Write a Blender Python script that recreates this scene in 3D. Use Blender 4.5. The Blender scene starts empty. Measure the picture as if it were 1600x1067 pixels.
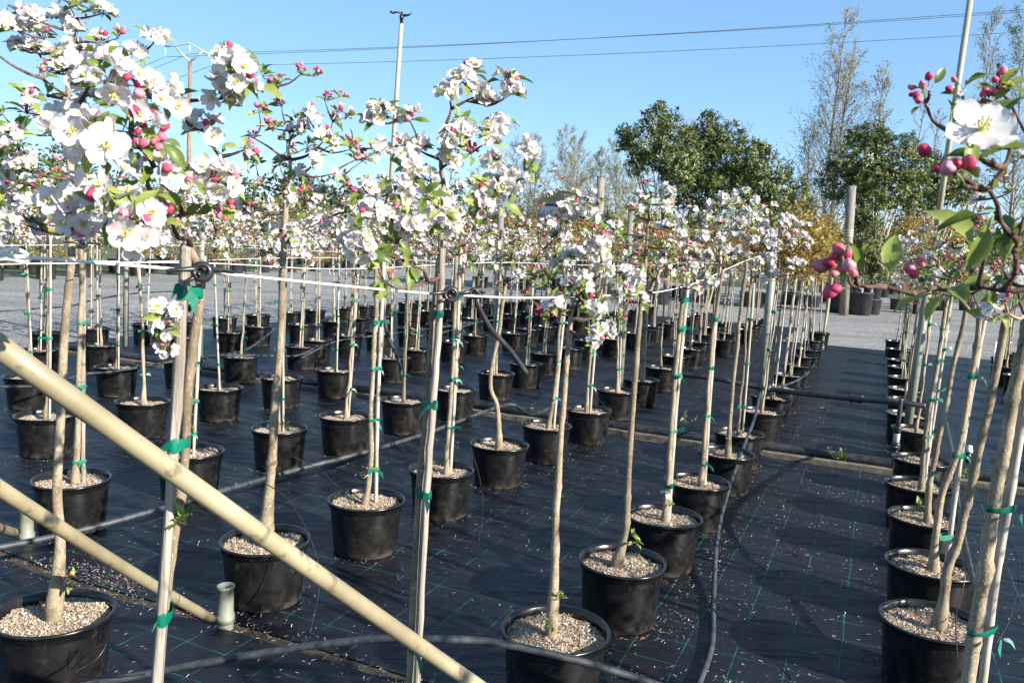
import bpy, math, random
import numpy as np
from mathutils import Vector, Matrix, noise as mnoise
rng = random.Random(7)
nr = np.random.RandomState(7)
SC = bpy.context.scene
COL = SC.collection
R = math.radians

# ------------------------------------------------------------------ camera
FPX, PITCH, ROLL, CAMH = 1291.0, R(6.75), R(3.0), 1.70
cx, sx, cr, sr = math.cos(PITCH), math.sin(PITCH), math.cos(ROLL), math.sin(ROLL)
XV, DV, FV = Vector((1, 0, 0)), Vector((0, -sx, -cx)), Vector((0, cx, -sx))
RV = XV * cr - DV * sr
DN = XV * sr + DV * cr
cam_d = bpy.data.cameras.new('camera')
cam = bpy.data.objects.new('camera', cam_d)
COL.objects.link(cam)
m3 = Matrix((RV, -DN, -FV)).transposed()
cam.matrix_world = Matrix.Translation((0, 0, CAMH)) @ m3.to_4x4()
cam_d.sensor_width = 36.0
cam_d.lens = FPX / 1600 * 36
cam_d.clip_start = 0.05
cam_d.clip_end = 4000
cam_d.dof.use_dof = True
cam_d.dof.focus_distance = 3.2
cam_d.dof.aperture_fstop = 20
SC.camera = cam

def ray(u, v):
    return RV * ((u - 800) / FPX) + DN * ((v - 533.5) / FPX) + FV
def at(u, v, z=0.0):            # pixel -> point of the horizontal plane z
    d = ray(u, v); t = (z - CAMH) / d.z
    return Vector((0, 0, CAMH)) + d * t
def px(u, v, y):                # pixel -> point of the plane at distance y
    d = ray(u, v)
    return Vector((0, 0, CAMH)) + d * (y / d.y)
def proj(p):
    q = Vector(p) - Vector((0, 0, CAMH)); w = q.dot(FV)
    if w <= 0.01: return None
    return 800 + FPX * q.dot(RV) / w, 533.5 + FPX * q.dot(DN) / w, w
D2 = Vector((0.4036, 0.9149, 0)); N2 = Vector((0.9149, -0.4036, 0))   # along and across the rows
def sn(s, n, z=0.0):
    return D2 * s + N2 * n + Vector((0, 0, z))
def to_sn(p): return p.x * D2.x + p.y * D2.y, p.x * N2.x + p.y * N2.y

# ------------------------------------------------------------------ light
SUN_EL, SUN_AZ = R(25), math.atan2(0.81, -0.58)      # azimuth from +Y towards +X
world = bpy.data.worlds.new('World'); SC.world = world
world.use_nodes = True
wn = world.node_tree
bg = wn.nodes['Background']
sky = wn.nodes.new('ShaderNodeTexSky')
sky.sky_type = 'NISHITA'; sky.sun_disc = False
sky.sun_elevation = SUN_EL; sky.sun_rotation = SUN_AZ
sky.air_density = 0.7; sky.dust_density = 0.0; sky.ozone_density = 6.0
# evens the whole dome out a little (the camera's flat tone curve) and keeps it blue
gm = wn.nodes.new('ShaderNodeGamma'); gm.inputs[1].default_value = 0.5
hs = wn.nodes.new('ShaderNodeHueSaturation'); hs.inputs['Saturation'].default_value = 1.28; hs.inputs['Value'].default_value = 2.0
wn.links.new(sky.outputs[0], gm.inputs[0]); wn.links.new(gm.outputs[0], hs.inputs['Color']); wn.links.new(hs.outputs[0], bg.inputs[0])
bg.inputs[1].default_value = 0.105
sun_d = bpy.data.lights.new('sun', 'SUN'); sun = bpy.data.objects.new('sun', sun_d); COL.objects.link(sun)
sun_d.energy = 5.0; sun_d.angle = R(0.53); sun_d.color = (1.0, 0.93, 0.82)
sv = Vector((math.sin(SUN_AZ) * math.cos(SUN_EL), math.cos(SUN_AZ) * math.cos(SUN_EL), math.sin(SUN_EL)))
sun.rotation_euler = sv.to_track_quat('Z', 'Y').to_euler()
vs = SC.view_settings
vs.view_transform = 'Standard'; vs.look = 'None'; vs.exposure = 1.28; vs.gamma = 1.0; vs.use_curve_mapping = False
SC.cycles.max_bounces = 8
SC.cycles.transparent_max_bounces = 6

# ------------------------------------------------------------------ materials
def mat(name):
    m = bpy.data.materials.new(name); m.use_nodes = True
    nt = m.node_tree
    return m, nt, nt.nodes['Principled BSDF']
def N(nt, typ, **kw):
    n = nt.nodes.new(typ)
    for k, v in kw.items():
        if k in n.inputs: n.inputs[k].default_value = v
        else: setattr(n, k, v)
    return n
def ramp(nt, fac, stops):
    r = nt.nodes.new('ShaderNodeValToRGB')
    e = r.color_ramp.elements
    while len(e) < len(stops): e.new(0.5)
    for el, (p, c) in zip(e, stops):
        el.position = p; el.color = (*c, 1)
    nt.links.new(fac, r.inputs[0])
    return r.outputs[0]
def noise_fac(nt, scale, detail=4, coord='Object', stretch=None, rough=0.6):
    tc = nt.nodes.new('ShaderNodeTexCoord')
    out = tc.outputs[coord]
    if stretch:
        mp = N(nt, 'ShaderNodeMapping'); mp.inputs['Scale'].default_value = stretch
        nt.links.new(out, mp.inputs[0]); out = mp.outputs[0]
    n = N(nt, 'ShaderNodeTexNoise', Scale=scale, Detail=detail, Roughness=rough)
    nt.links.new(out, n.inputs['Vector'])
    return n.outputs['Fac']
def bump(nt, b, fac, strength, dist=0.01):
    bn = N(nt, 'ShaderNodeBump', Strength=strength, Distance=dist)
    nt.links.new(fac, bn.inputs['Height']); nt.links.new(bn.outputs[0], b.inputs['Normal'])
def mixc(nt, fac, a, b, blend='MIX'):
    mx = nt.nodes.new('ShaderNodeMix'); mx.data_type = 'RGBA'; mx.blend_type = blend
    for sock, val in ((0, fac), (6, a), (7, b)):
        if hasattr(val, 'links'): nt.links.new(val, mx.inputs[sock])
        else: mx.inputs[sock].default_value = val if sock == 0 else (*val, 1)
    return mx.outputs[2]
def simple(name, c1, c2, scale, rough=0.6, stretch=None, bmp=0.0, bdist=0.01, spec=0.5, detail=4, coord='Object', lo=0.35, hi=0.65, metal=0.0):
    m, nt, b = mat(name)
    f = noise_fac(nt, scale, detail, coord, stretch)
    nt.links.new(ramp(nt, f, [(lo, c1), (hi, c2)]), b.inputs['Base Color'])
    b.inputs['Roughness'].default_value = rough
    b.inputs['Specular IOR Level'].default_value = spec
    b.inputs['Metallic'].default_value = metal
    if bmp: bump(nt, b, f, bmp, bdist)
    return m
def leafy(name, stops, rough=0.45, trans=0.3, tcol=None, island=True, spec=0.4):
    """thin leaf or petal: colour varies from piece to piece, light passes through"""
    m, nt, b = mat(name)
    if island:
        g = nt.nodes.new('ShaderNodeNewGeometry'); oi = nt.nodes.new('ShaderNodeObjectInfo')
        ad = N(nt, 'ShaderNodeMath', operation='ADD'); fr = N(nt, 'ShaderNodeMath', operation='FRACT')
        nt.links.new(g.outputs['Random Per Island'], ad.inputs[0]); nt.links.new(oi.outputs['Random'], ad.inputs[1])
        nt.links.new(ad.outputs[0], fr.inputs[0]); fac = fr.outputs[0]
    else:
        fac = noise_fac(nt, 30)
    c = ramp(nt, fac, stops)
    f2 = noise_fac(nt, 90, 3)
    c = mixc(nt, 0.35, c, ramp(nt, f2, [(0.3, (0.55, 0.55, 0.55)), (0.7, (1, 1, 1))]), 'MULTIPLY')
    nt.links.new(c, b.inputs['Base Color'])
    b.inputs['Roughness'].default_value = rough; b.inputs['Specular IOR Level'].default_value = spec
    t = nt.nodes.new('ShaderNodeBsdfTranslucent')
    if tcol: t.inputs[0].default_value = (*tcol, 1)
    else: nt.links.new(c, t.inputs[0])
    mx = N(nt, 'ShaderNodeMixShader', Fac=trans)
    nt.links.new(b.outputs[0], mx.inputs[1]); nt.links.new(t.outputs[0], mx.inputs[2])
    nt.links.new(mx.outputs[0], nt.nodes['Material Output'].inputs[0])
    return m
M = {}
M['pot'] = simple('pot_plastic', (0.008, 0.008, 0.009), (0.02, 0.02, 0.022), 9, rough=0.36, bmp=0.04, spec=0.5)
def dusty_pot():
    m, nt, b = mat('black_pot_plastic')
    f = noise_fac(nt, 14, 5)
    f2 = noise_fac(nt, 130, 2, stretch=(1, 1, 0.25))
    c = mixc(nt, ramp(nt, f2, [(0.62, (0, 0, 0)), (0.75, (0.5, 0.5, 0.5))]), ramp(nt, f, [(0.35, (0.005, 0.005, 0.006)), (0.75, (0.014, 0.014, 0.014))]), (0.03, 0.028, 0.025))
    tc = nt.nodes.new('ShaderNodeTexCoord'); sp = nt.nodes.new('ShaderNodeSeparateXYZ'); nt.links.new(tc.outputs['Object'], sp.inputs[0])
    foot = ramp(nt, sp.outputs[2], [(0.0, (0.9, 0.9, 0.9)), (0.05, (0.12, 0.12, 0.12)), (0.2, (0, 0, 0))]); oi = nt.nodes.new('ShaderNodeObjectInfo')
    n4 = N(nt, 'ShaderNodeTexNoise', Scale=22.0, Detail=7.0); n4.noise_dimensions = '4D'; nt.links.new(tc.outputs['Object'], n4.inputs['Vector'])
    mw = N(nt, 'ShaderNodeMath', operation='MULTIPLY'); mw.inputs[1].default_value = 50; nt.links.new(oi.outputs['Random'], mw.inputs[0]); nt.links.new(mw.outputs[0], n4.inputs['W'])
    dm = N(nt, 'ShaderNodeMath', operation='MULTIPLY'); nt.links.new(foot, dm.inputs[0]); nt.links.new(ramp(nt, n4.outputs['Fac'], [(0.4, (0, 0, 0)), (0.62, (1, 1, 1))]), dm.inputs[1])
    c = mixc(nt, dm.outputs[0], c, (0.11, 0.09, 0.07))
    c = mixc(nt, ramp(nt, n4.outputs['Fac'], [(0.6, (0, 0, 0)), (0.72, (0.55, 0.55, 0.55))]), c, (0.045, 0.042, 0.038))
    nt.links.new(c, b.inputs['Base Color'])
    nt.links.new(ramp(nt, f, [(0.3, (0.19, 0.19, 0.19)), (0.75, (0.32, 0.32, 0.32))]), b.inputs['Roughness'])
    bump(nt, b, f, 0.025, 0.01)
    return m
M['pot'] = dusty_pot()
def chip_mat(name, stops):
    m, nt, b = mat(name)
    g = nt.nodes.new('ShaderNodeNewGeometry')
    c = mixc(nt, 0.45, ramp(nt, g.outputs['Random Per Island'], stops), ramp(nt, noise_fac(nt, 9, 4), [(0.34, (0.42, 0.38, 0.35)), (0.56, (1, 1, 1))]), 'MULTIPLY')
    nt.links.new(c, b.inputs['Base Color'])
    b.inputs['Roughness'].default_value = 0.85
    return m
M['chip'] = chip_mat('wood_chip', [(0.0, (0.13, 0.08, 0.05)), (0.25, (0.33, 0.24, 0.165)), (0.65, (0.50, 0.40, 0.30)), (1.0, (0.66, 0.58, 0.47))])
M['litter'] = chip_mat('scattered_chip', [(0.0, (0.07, 0.045, 0.03)), (0.25, (0.20, 0.14, 0.095)), (0.6, (0.38, 0.29, 0.215)), (1.0, (0.60, 0.52, 0.42))])
M['mulch'] = simple('mulch_bed', (0.17, 0.12, 0.085), (0.60, 0.50, 0.39), 85, rough=0.9, bmp=0.9, bdist=0.012, detail=5, spec=0.1, lo=0.36, hi=0.62)
def bark(name, a, b_, c_, sc=22):
    m, nt, b = mat(name)
    oi = nt.nodes.new('ShaderNodeObjectInfo')
    f = noise_fac(nt, sc, 6, stretch=(1, 1, 0.45), rough=0.7)
    f2 = noise_fac(nt, 160, 3, stretch=(1, 1, 0.6))
    col = ramp(nt, f, [(0.3, tuple(x * .7 for x in a)), (0.5, b_), (0.66, tuple(x * 1.12 for x in c_))])
    col = mixc(nt, ramp(nt, f2, [(0.55, (0, 0, 0)), (0.68, (0.8, 0.8, 0.8))]), col, tuple(min(1, x * 1.7) for x in c_))
    f4 = noise_fac(nt, 9, 6)
    col = mixc(nt, ramp(nt, f4, [(0.52, (0, 0, 0)), (0.66, (0.75, 0.75, 0.75))]), col, (0.25, 0.235, 0.15) if sc < 30 else tuple(x * .6 for x in b_))
    col = mixc(nt, ramp(nt, noise_fac(nt, 5, 5), [(0.3, (0.7, 0.7, 0.7)), (0.45, (0, 0, 0))]), col, tuple(x * .8 for x in a))
    hv = N(nt, 'ShaderNodeHueSaturation'); nt.links.new(col, hv.inputs['Color'])
    mr = N(nt, 'ShaderNodeMapRange'); mr.inputs[3].default_value = 0.75; mr.inputs[4].default_value = 1.2
    nt.links.new(oi.outputs['Random'], mr.inputs[0]); nt.links.new(mr.outputs[0], hv.inputs['Value'])
    nt.links.new(hv.outputs[0], b.inputs['Base Color'])
    b.inputs['Roughness'].default_value = 0.75; b.inputs['Specular IOR Level'].default_value = 0.25
    bump(nt, b, f2, 0.55, 0.004)
    return m
M['trunk'] = bark('apple_bark', (0.135, 0.10, 0.068), (0.235, 0.18, 0.12), (0.30, 0.245, 0.175))
M['branch'] = bark('young_bark', (0.055, 0.028, 0.022), (0.10, 0.055, 0.042), (0.16, 0.10, 0.075), 40)
M['stake'] = simple('split_stake_wood', (0.15, 0.125, 0.10), (0.44, 0.385, 0.33), 55, rough=0.9, stretch=(2.0, 2.0, 0.06), bmp=0.8, bdist=0.006, spec=0.1, detail=8)
M['cane'] = simple('weathered_cane', (0.26, 0.23, 0.19), (0.46, 0.43, 0.37), 35, rough=0.65, stretch=(1.5, 1.5, 0.25), bmp=0.2, bdist=0.003)
M['tie'] = leafy('green_tie_ribbon', [(0, (0.0, 0.10, 0.06)), (0.6, (0.005, 0.2, 0.125)), (1, (0.06, 0.28, 0.2))], rough=0.35, trans=0.25)
def petal_mat():
    m, nt, b = mat('petal')
    g = nt.nodes.new('ShaderNodeNewGeometry'); oi = nt.nodes.new('ShaderNodeObjectInfo')
    ad = N(nt, 'ShaderNodeMath', operation='ADD'); fr = N(nt, 'ShaderNodeMath', operation='FRACT')
    nt.links.new(g.outputs['Random Per Island'], ad.inputs[0]); nt.links.new(oi.outputs['Random'], ad.inputs[1]); nt.links.new(ad.outputs[0], fr.inputs[0])
    f = noise_fac(nt, 70, 2)
    tc = nt.nodes.new('ShaderNodeTexCoord'); ln = N(nt, 'ShaderNodeVectorMath', operation='LENGTH'); nt.links.new(tc.outputs['Object'], ln.inputs[0])
    dv = N(nt, 'ShaderNodeMath', operation='DIVIDE'); dv.inputs[1].default_value = 0.024; nt.links.new(ln.outputs['Value'], dv.inputs[0])
    tint = ramp(nt, fr.outputs[0], [(0.0, (0.72, 0.71, 0.70)), (0.55, (0.72, 0.68, 0.68)), (0.85, (0.71, 0.55, 0.58)), (1.0, (0.68, 0.38, 0.45))])
    edge = ramp(nt, dv.outputs[0], [(0.35, (0, 0, 0)), (0.95, (0.85, 0.85, 0.85)), (1.0, (0.5, 0.5, 0.5))])
    c = mixc(nt, edge, (0.72, 0.71, 0.695), tint)
    c = mixc(nt, ramp(nt, dv.outputs[0], [(0.08, (0.8, 0.8, 0.8)), (0.32, (0, 0, 0))]), c, (0.50, 0.54, 0.34))
    c = mixc(nt, 0.5, c, ramp(nt, f, [(0.3, (0.86, 0.84, 0.84)), (0.6, (1, 1, 1))]), 'MULTIPLY')
    nt.links.new(c, b.inputs['Base Color']); b.inputs['Roughness'].default_value = 0.55; b.inputs['Specular IOR Level'].default_value = 0.25
    bump(nt, b, noise_fac(nt, 120, 2, stretch=(1, 1, 1)), 0.15, 0.002)
    t = nt.nodes.new('ShaderNodeBsdfTranslucent'); nt.links.new(c, t.inputs[0])
    mx = N(nt, 'ShaderNodeMixShader', Fac=0.32)
    nt.links.new(b.outputs[0], mx.inputs[1]); nt.links.new(t.outputs[0], mx.inputs[2])
    nt.links.new(mx.outputs[0], nt.nodes['Material Output'].inputs[0])
    return m
M['petal'] = petal_mat()
M['bud'] = leafy('pink_bud', [(0.0, (0.55, 0.028, 0.085)), (0.45, (0.66, 0.07, 0.16)), (0.8, (0.74, 0.24, 0.32)), (1.0, (0.78, 0.5, 0.54))], rough=0.5, trans=0.2)
M['stamen'] = simple('stamen', (0.62, 0.50, 0.10), (0.72, 0.66, 0.32), 200, rough=0.7)
M['leaf'] = leafy('apple_leaf', [(0.0, (0.10, 0.165, 0.03)), (0.4, (0.20, 0.275, 0.05)), (0.8, (0.30, 0.365, 0.075)), (1.0, (0.38, 0.43, 0.13))], rough=0.38, trans=0.42)
M['pedicel'] = simple('green_stem', (0.12, 0.17, 0.05), (0.22, 0.22, 0.09), 60, rough=0.6)
M['pvc'] = simple('cream_pvc', (0.27, 0.225, 0.125), (0.34, 0.29, 0.175), 7, rough=0.38, bmp=0.05, stretch=(1, 1, 1), detail=6)
def scuffed(name, a, b_, dirt):
    m, nt, b = mat(name)
    f = noise_fac(nt, 6, 7); f2 = noise_fac(nt, 55, 4, stretch=(.35, .35, .35)); f3 = noise_fac(nt, 2.2, 6)
    c = ramp(nt, f, [(0.35, a), (0.65, b_)])
    c = mixc(nt, ramp(nt, f3, [(0.42, (0, 0, 0)), (0.62, (0.85, 0.85, 0.85))]), c, dirt)
    c = mixc(nt, ramp(nt, f2, [(0.6, (0, 0, 0)), (0.68, (0.75, 0.75, 0.75))]), c, tuple(x * .55 for x in dirt))
    nt.links.new(c, b.inputs['Base Color']); nt.links.new(ramp(nt, f, [(0.3, (0.35, 0.35, 0.35)), (0.7, (0.62, 0.62, 0.62))]), b.inputs['Roughness'])
    bump(nt, b, f2, 0.12, 0.002); return m
M['pvc'] = scuffed('cream_pvc_pipe', (0.27, 0.235, 0.14), (0.335, 0.29, 0.18), (0.20, 0.165, 0.10))
M['pole'] = simple('grey_green_pole', (0.145, 0.16, 0.125), (0.215, 0.23, 0.185), 6, rough=0.45, detail=6, stretch=(3, 3, 0.6))
M['creampole'] = simple('sprinkler_riser', (0.30, 0.265, 0.185), (0.38, 0.34, 0.24), 5, rough=0.5)
M['hose'] = simple('black_hose', (0.012, 0.013, 0.014), (0.04, 0.042, 0.045), 18, rough=0.4, bmp=0.08)
M['greyhose'] = simple('dusty_hose', (0.02, 0.024, 0.028), (0.062, 0.068, 0.072), 22, rough=0.5)
M['clip'] = simple('black_clip', (0.01, 0.01, 0.011), (0.03, 0.03, 0.03), 30, rough=0.32)
M['cord'] = simple('white_cord', (0.62, 0.62, 0.62), (0.78, 0.78, 0.77), 200, rough=0.55, bmp=0.3, bdist=0.002)
M['post'] = simple('old_timber', (0.10, 0.085, 0.07), (0.31, 0.27, 0.22), 14, rough=0.9, stretch=(2, 2, 0.15), bmp=0.5, detail=6)
M['bigpot'] = simple('grey_container', (0.03, 0.032, 0.042), (0.07, 0.072, 0.085), 4, rough=0.5)
M['magnolia'] = leafy('glossy_leaf', [(0.0, (0.055, 0.082, 0.022)), (0.5, (0.11, 0.15, 0.036)), (0.85, (0.175, 0.20, 0.055)), (1.0, (0.24, 0.20, 0.075))], rough=0.42, trans=0.15, spec=0.5)
M['maple'] = leafy('amber_leaf', [(0.0, (0.20, 0.16, 0.035)), (0.5, (0.34, 0.24, 0.055)), (0.8, (0.44, 0.27, 0.075)), (1.0, (0.28, 0.27, 0.07))], rough=0.55, trans=0.35)
M['spring'] = leafy('spring_leaf', [(0.0, (0.13, 0.145, 0.055)), (0.6, (0.22, 0.225, 0.095)), (1.0, (0.31, 0.285, 0.135))], rough=0.6, trans=0.3)
M['shrub'] = leafy('shrub_leaf', [(0.0, (0.06, 0.095, 0.022)), (0.6, (0.11, 0.16, 0.04)), (1.0, (0.17, 0.20, 0.06))], rough=0.5, trans=0.3)
M['pine'] = leafy('pine_needles', [(0.0, (0.025, 0.045, 0.018)), (0.6, (0.05, 0.075, 0.03)), (1.0, (0.08, 0.10, 0.04))], rough=0.7, trans=0.15)
M['twig'] = simple('bare_twigs', (0.19, 0.16, 0.13), (0.29, 0.25, 0.21), 3, rough=0.85)
M['pale'] = simple('pale_stem', (0.28, 0.25, 0.22), (0.42, 0.39, 0.35), 12, rough=0.8)
M['concrete'] = simple('edging_concrete', (0.075, 0.065, 0.05), (0.165, 0.145, 0.115), 16, rough=0.95, bmp=0.4, detail=8)
M['soil'] = simple('dark_soil', (0.012, 0.010, 0.009), (0.06, 0.045, 0.035), 20, rough=0.95, bmp=0.5, detail=8)
M['deadleaf'] = leafy('dead_leaf', [(0, (0.16, 0.06, 0.03)), (1, (0.30, 0.14, 0.07))], rough=0.7, trans=0.1)
M['wire'] = simple('power_cable', (0.06, 0.07, 0.09), (0.09, 0.10, 0.12), 5, rough=0.5)
M['rust'] = simple('weathered_steel', (0.16, 0.10, 0.075), (0.24, 0.165, 0.13), 4, rough=0.7)
M['galv'] = simple('galvanised_arm', (0.42, 0.45, 0.48), (0.55, 0.58, 0.6), 5, rough=0.4, metal=0.4)
M['shed'] = simple('blue_sheet', (0.045, 0.07, 0.14), (0.06, 0.09, 0.175), 2, rough=0.5)
M['roof'] = simple('dark_roof', (0.03, 0.034, 0.042), (0.05, 0.054, 0.065), 2, rough=0.95, spec=0.1)
M['white'] = simple('white_plastic', (0.65, 0.66, 0.62), (0.76, 0.77, 0.72), 9, rough=0.4)

def gravel_mat():
    m, nt, b = mat('gravel')
    tc = nt.nodes.new('ShaderNodeTexCoord')
    v = N(nt, 'ShaderNodeTexVoronoi', Scale=42.0); nt.links.new(tc.outputs['Object'], v.inputs['Vector'])
    f = noise_fac(nt, 0.35, 8); f3 = noise_fac(nt, 9, 6); trk = noise_fac(nt, 1.0, 4, stretch=(0.12, 1.3, 1))
    c = ramp(nt, v.outputs['Color'], [(0.1, (0.14, 0.137, 0.133)), (0.5, (0.29, 0.285, 0.275)), (0.9, (0.44, 0.43, 0.41))])
    c = mixc(nt, 0.8, c, ramp(nt, f, [(0.32, (0.62, 0.59, 0.55)), (0.6, (1, 1, 1))]), 'MULTIPLY')
    c = mixc(nt, 0.6, c, ramp(nt, f3, [(0.3, (0.55, 0.54, 0.53)), (0.65, (1.1, 1.1, 1.1))]), 'MULTIPLY')
    c = mixc(nt, 0.6, c, ramp(nt, trk, [(0.38, (0.72, 0.71, 0.69)), (0.56, (1.05, 1.05, 1.05))]), 'MULTIPLY')
    nt.links.new(c, b.inputs['Base Color']); b.inputs['Roughness'].default_value = 0.9
    bump(nt, b, v.outputs['Distance'], 0.8, 0.02)
    return m
M['gravel'] = gravel_mat()
M['grass'] = simple('rough_grass', (0.04, 0.06, 0.02), (0.10, 0.105, 0.045), 0.9, rough=0.95, detail=8, bmp=0.5, bdist=0.05)

def fabric_mat():
    """woven black ground cover with thin green marker threads on a grid along the rows"""
    m, nt, b = mat('woven_ground_cover')
    tc = nt.nodes.new('ShaderNodeTexCoord')
    rot = N(nt, 'ShaderNodeMapping'); rot.inputs['Rotation'].default_value = (0, 0, math.atan2(D2.x, D2.y))
    nz = N(nt, 'ShaderNodeTexNoise', Scale=1.6, Detail=3.0); nt.links.new(tc.outputs['Object'], nz.inputs['Vector'])
    sc = N(nt, 'ShaderNodeVectorMath', operation='SCALE'); sc.inputs['Scale'].default_value = 0.035; nt.links.new(nz.outputs['Color'], sc.inputs[0])
    ad = N(nt, 'ShaderNodeVectorMath', operation='ADD'); nt.links.new(tc.outputs['Object'], ad.inputs[0]); nt.links.new(sc.outputs[0], ad.inputs[1])
    nt.links.new(ad.outputs[0], rot.inputs[0])
    sp = nt.nodes.new('ShaderNodeSeparateXYZ'); nt.links.new(rot.outputs[0], sp.inputs[0])
    def line(sock, period, w):
        a = N(nt, 'ShaderNodeMath', operation='PINGPONG'); a.inputs[1].default_value = period / 2; nt.links.new(sock, a.inputs[0])
        c = N(nt, 'ShaderNodeMath', operation='LESS_THAN'); c.inputs[1].default_value = w; nt.links.new(a.outputs[0], c.inputs[0])
        return c.outputs[0]
    mx = N(nt, 'ShaderNodeMath', operation='MAXIMUM')
    nt.links.new(line(sp.outputs[0], 0.205, 0.0019), mx.inputs[0]); nt.links.new(line(sp.outputs[1], 0.205, 0.0016), mx.inputs[1])
    wear = noise_fac(nt, 7, 4)
    ml = N(nt, 'ShaderNodeMath', operation='MULTIPLY'); nt.links.new(mx.outputs[0], ml.inputs[0])
    nt.links.new(ramp(nt, wear, [(0.38, (0.05, 0.05, 0.05)), (0.66, (0.85, 0.85, 0.85))]), ml.inputs[1])
    dirt = noise_fac(nt, 2.3, 8)
    base = ramp(nt, dirt, [(0.35, (0.0055, 0.0065, 0.011)), (0.6, (0.009, 0.0102, 0.0165)), (0.82, (0.024, 0.024, 0.027))])
    nt.links.new(mixc(nt, ml.outputs[0], base, (0.009, 0.21, 0.165)), b.inputs['Base Color'])
    nt.links.new(ramp(nt, wear, [(0.3, (0.36, 0.36, 0.36)), (0.7, (0.55, 0.55, 0.55))]), b.inputs['Roughness'])
    b.inputs['Specular IOR Level'].default_value = 0.30
    # weave, creases and sags
    wv = N(nt, 'ShaderNodeTexWave', Scale=130.0); nt.links.new(rot.outputs[0], wv.inputs['Vector'])
    big = noise_fac(nt, 3.2, 3, stretch=(1, 1, 1))
    crease = N(nt, 'ShaderNodeTexNoise', Scale=2.4, Detail=4.0)
    mp = N(nt, 'ShaderNodeMapping'); mp.inputs['Rotation'].default_value = (0, 0, math.atan2(D2.x, D2.y)); mp.inputs['Scale'].default_value = (0.5, 4.5, 1)
    nt.links.new(tc.outputs['Object'], mp.inputs[0]); nt.links.new(mp.outputs[0], crease.inputs['Vector'])
    b1 = N(nt, 'ShaderNodeBump', Strength=0.8, Distance=0.035); nt.links.new(crease.outputs['Fac'], b1.inputs['Height'])
    b2 = N(nt, 'ShaderNodeBump', Strength=0.4, Distance=0.03); nt.links.new(big, b2.inputs['Height']); nt.links.new(b1.outputs[0], b2.inputs['Normal'])
    b3 = N(nt, 'ShaderNodeBump', Strength=0.12, Distance=0.002); nt.links.new(wv.outputs['Fac'], b3.inputs['Height']); nt.links.new(b2.outputs[0], b3.inputs['Normal'])
    nt.links.new(b3.outputs[0], b.inputs['Normal'])
    return m
M['fabric'] = fabric_mat()

# ------------------------------------------------------------------ mesh helpers
class MB:
    def __init__(self): self.v = []; self.f = []; self.m = []; self.mats = []; self.n = 0
    def mi(self, m):
        if m not in self.mats: self.mats.append(m)
        return self.mats.index(m)
    def add(self, V, F, m):
        k = self.mi(m)
        self.v.extend(map(tuple, V)); o = self.n
        self.f.extend([tuple(i + o for i in q) for q in F]); self.m.extend([k] * len(F)); self.n += len(V)
    def tpl(self, t, Mx):
        """add a template (list of (V, F, material)) through the 4x4 matrix"""
        A = np.array(Mx)
        for V, F, m in t: self.add(V @ A[:3, :3].T + A[:3, 3], F, m)
    def mesh(self, name, smooth=True):
        me = bpy.data.meshes.new(name); me.from_pydata(self.v, [], self.f)
        for m in self.mats: me.materials.append(M[m])
        if len(self.mats) > 1: me.polygons.foreach_set('material_index', self.m)
        if smooth: me.polygons.foreach_set('use_smooth', [True] * len(self.f))
        me.update(); return me
    def tube(self, pts, rad, m, sides=8, caps=True, jit=0.0):
        pts = [Vector(p) for p in pts]; n = len(pts)
        if not hasattr(rad, '__len__'): rad = [rad] * n
        V = []; ref = None
        for i, p in enumerate(pts):
            t = (pts[min(i + 1, n - 1)] - pts[max(i - 1, 0)])
            t = t.normalized() if t.length > 1e-9 else Vector((0, 0, 1))
            if ref is None: ref = t.orthogonal().normalized()
            a = (ref - t * ref.dot(t)); a = a.normalized() if a.length > 1e-6 else t.orthogonal().normalized(); ref = a
            b = t.cross(a)
            for k in range(sides):
                an = 2 * math.pi * k / sides; rr = rad[i] * (1 + (rng.uniform(-jit, jit) if jit else 0))
                V.append(p + a * (math.cos(an) * rr) + b * (math.sin(an) * rr))
        F = [(i * sides + k, i * sides + (k + 1) % sides, (i + 1) * sides + (k + 1) % sides, (i + 1) * sides + k) for i in range(n - 1) for k in range(sides)]
        if caps: F += [tuple(range(sides - 1, -1, -1)), tuple(range((n - 1) * sides, n * sides))]
        self.add(V, F, m)
    def lathe(self, prof, m, seg=32, o=(0, 0, 0), close=False):
        V = [(o[0] + r * math.cos(2 * math.pi * k / seg), o[1] + r * math.sin(2 * math.pi * k / seg), o[2] + z) for r, z in prof for k in range(seg)]
        n = len(prof)
        F = [(i * seg + k, i * seg + (k + 1) % seg, (i + 1) * seg + (k + 1) % seg, (i + 1) * seg + k) for i in range(n - 1) for k in range(seg)]
        if close: F += [tuple(range(seg - 1, -1, -1)), tuple(range((n - 1) * seg, n * seg))]
        self.add(V, F, m)
    def box(self, c, s, m, rz=0.0):
        V = []
        for dz in (-.5, .5):
            for dx, dy in ((-.5, -.5), (.5, -.5), (.5, .5), (-.5, .5)):
                x, y = dx * s[0], dy * s[1]
                V.append((c[0] + x * math.cos(rz) - y * math.sin(rz), c[1] + x * math.sin(rz) + y * math.cos(rz), c[2] + dz * s[2]))
        self.add(V, [(3, 2, 1, 0), (4, 5, 6, 7), (0, 1, 5, 4), (1, 2, 6, 5), (2, 3, 7, 6), (3, 0, 4, 7)], m)
def link(name, me, parent=None, mw=None, kind=None):
    o = bpy.data.objects.new(name, me); COL.objects.link(o)
    if parent is not None: o.parent = parent
    if mw is not None: o.matrix_basis = mw
    if kind: o['kind'] = kind
    return o
def tag(o, label, cat, group=None):
    o['label'] = label; o['category'] = cat
    if group: o['group'] = group
    return o
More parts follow.
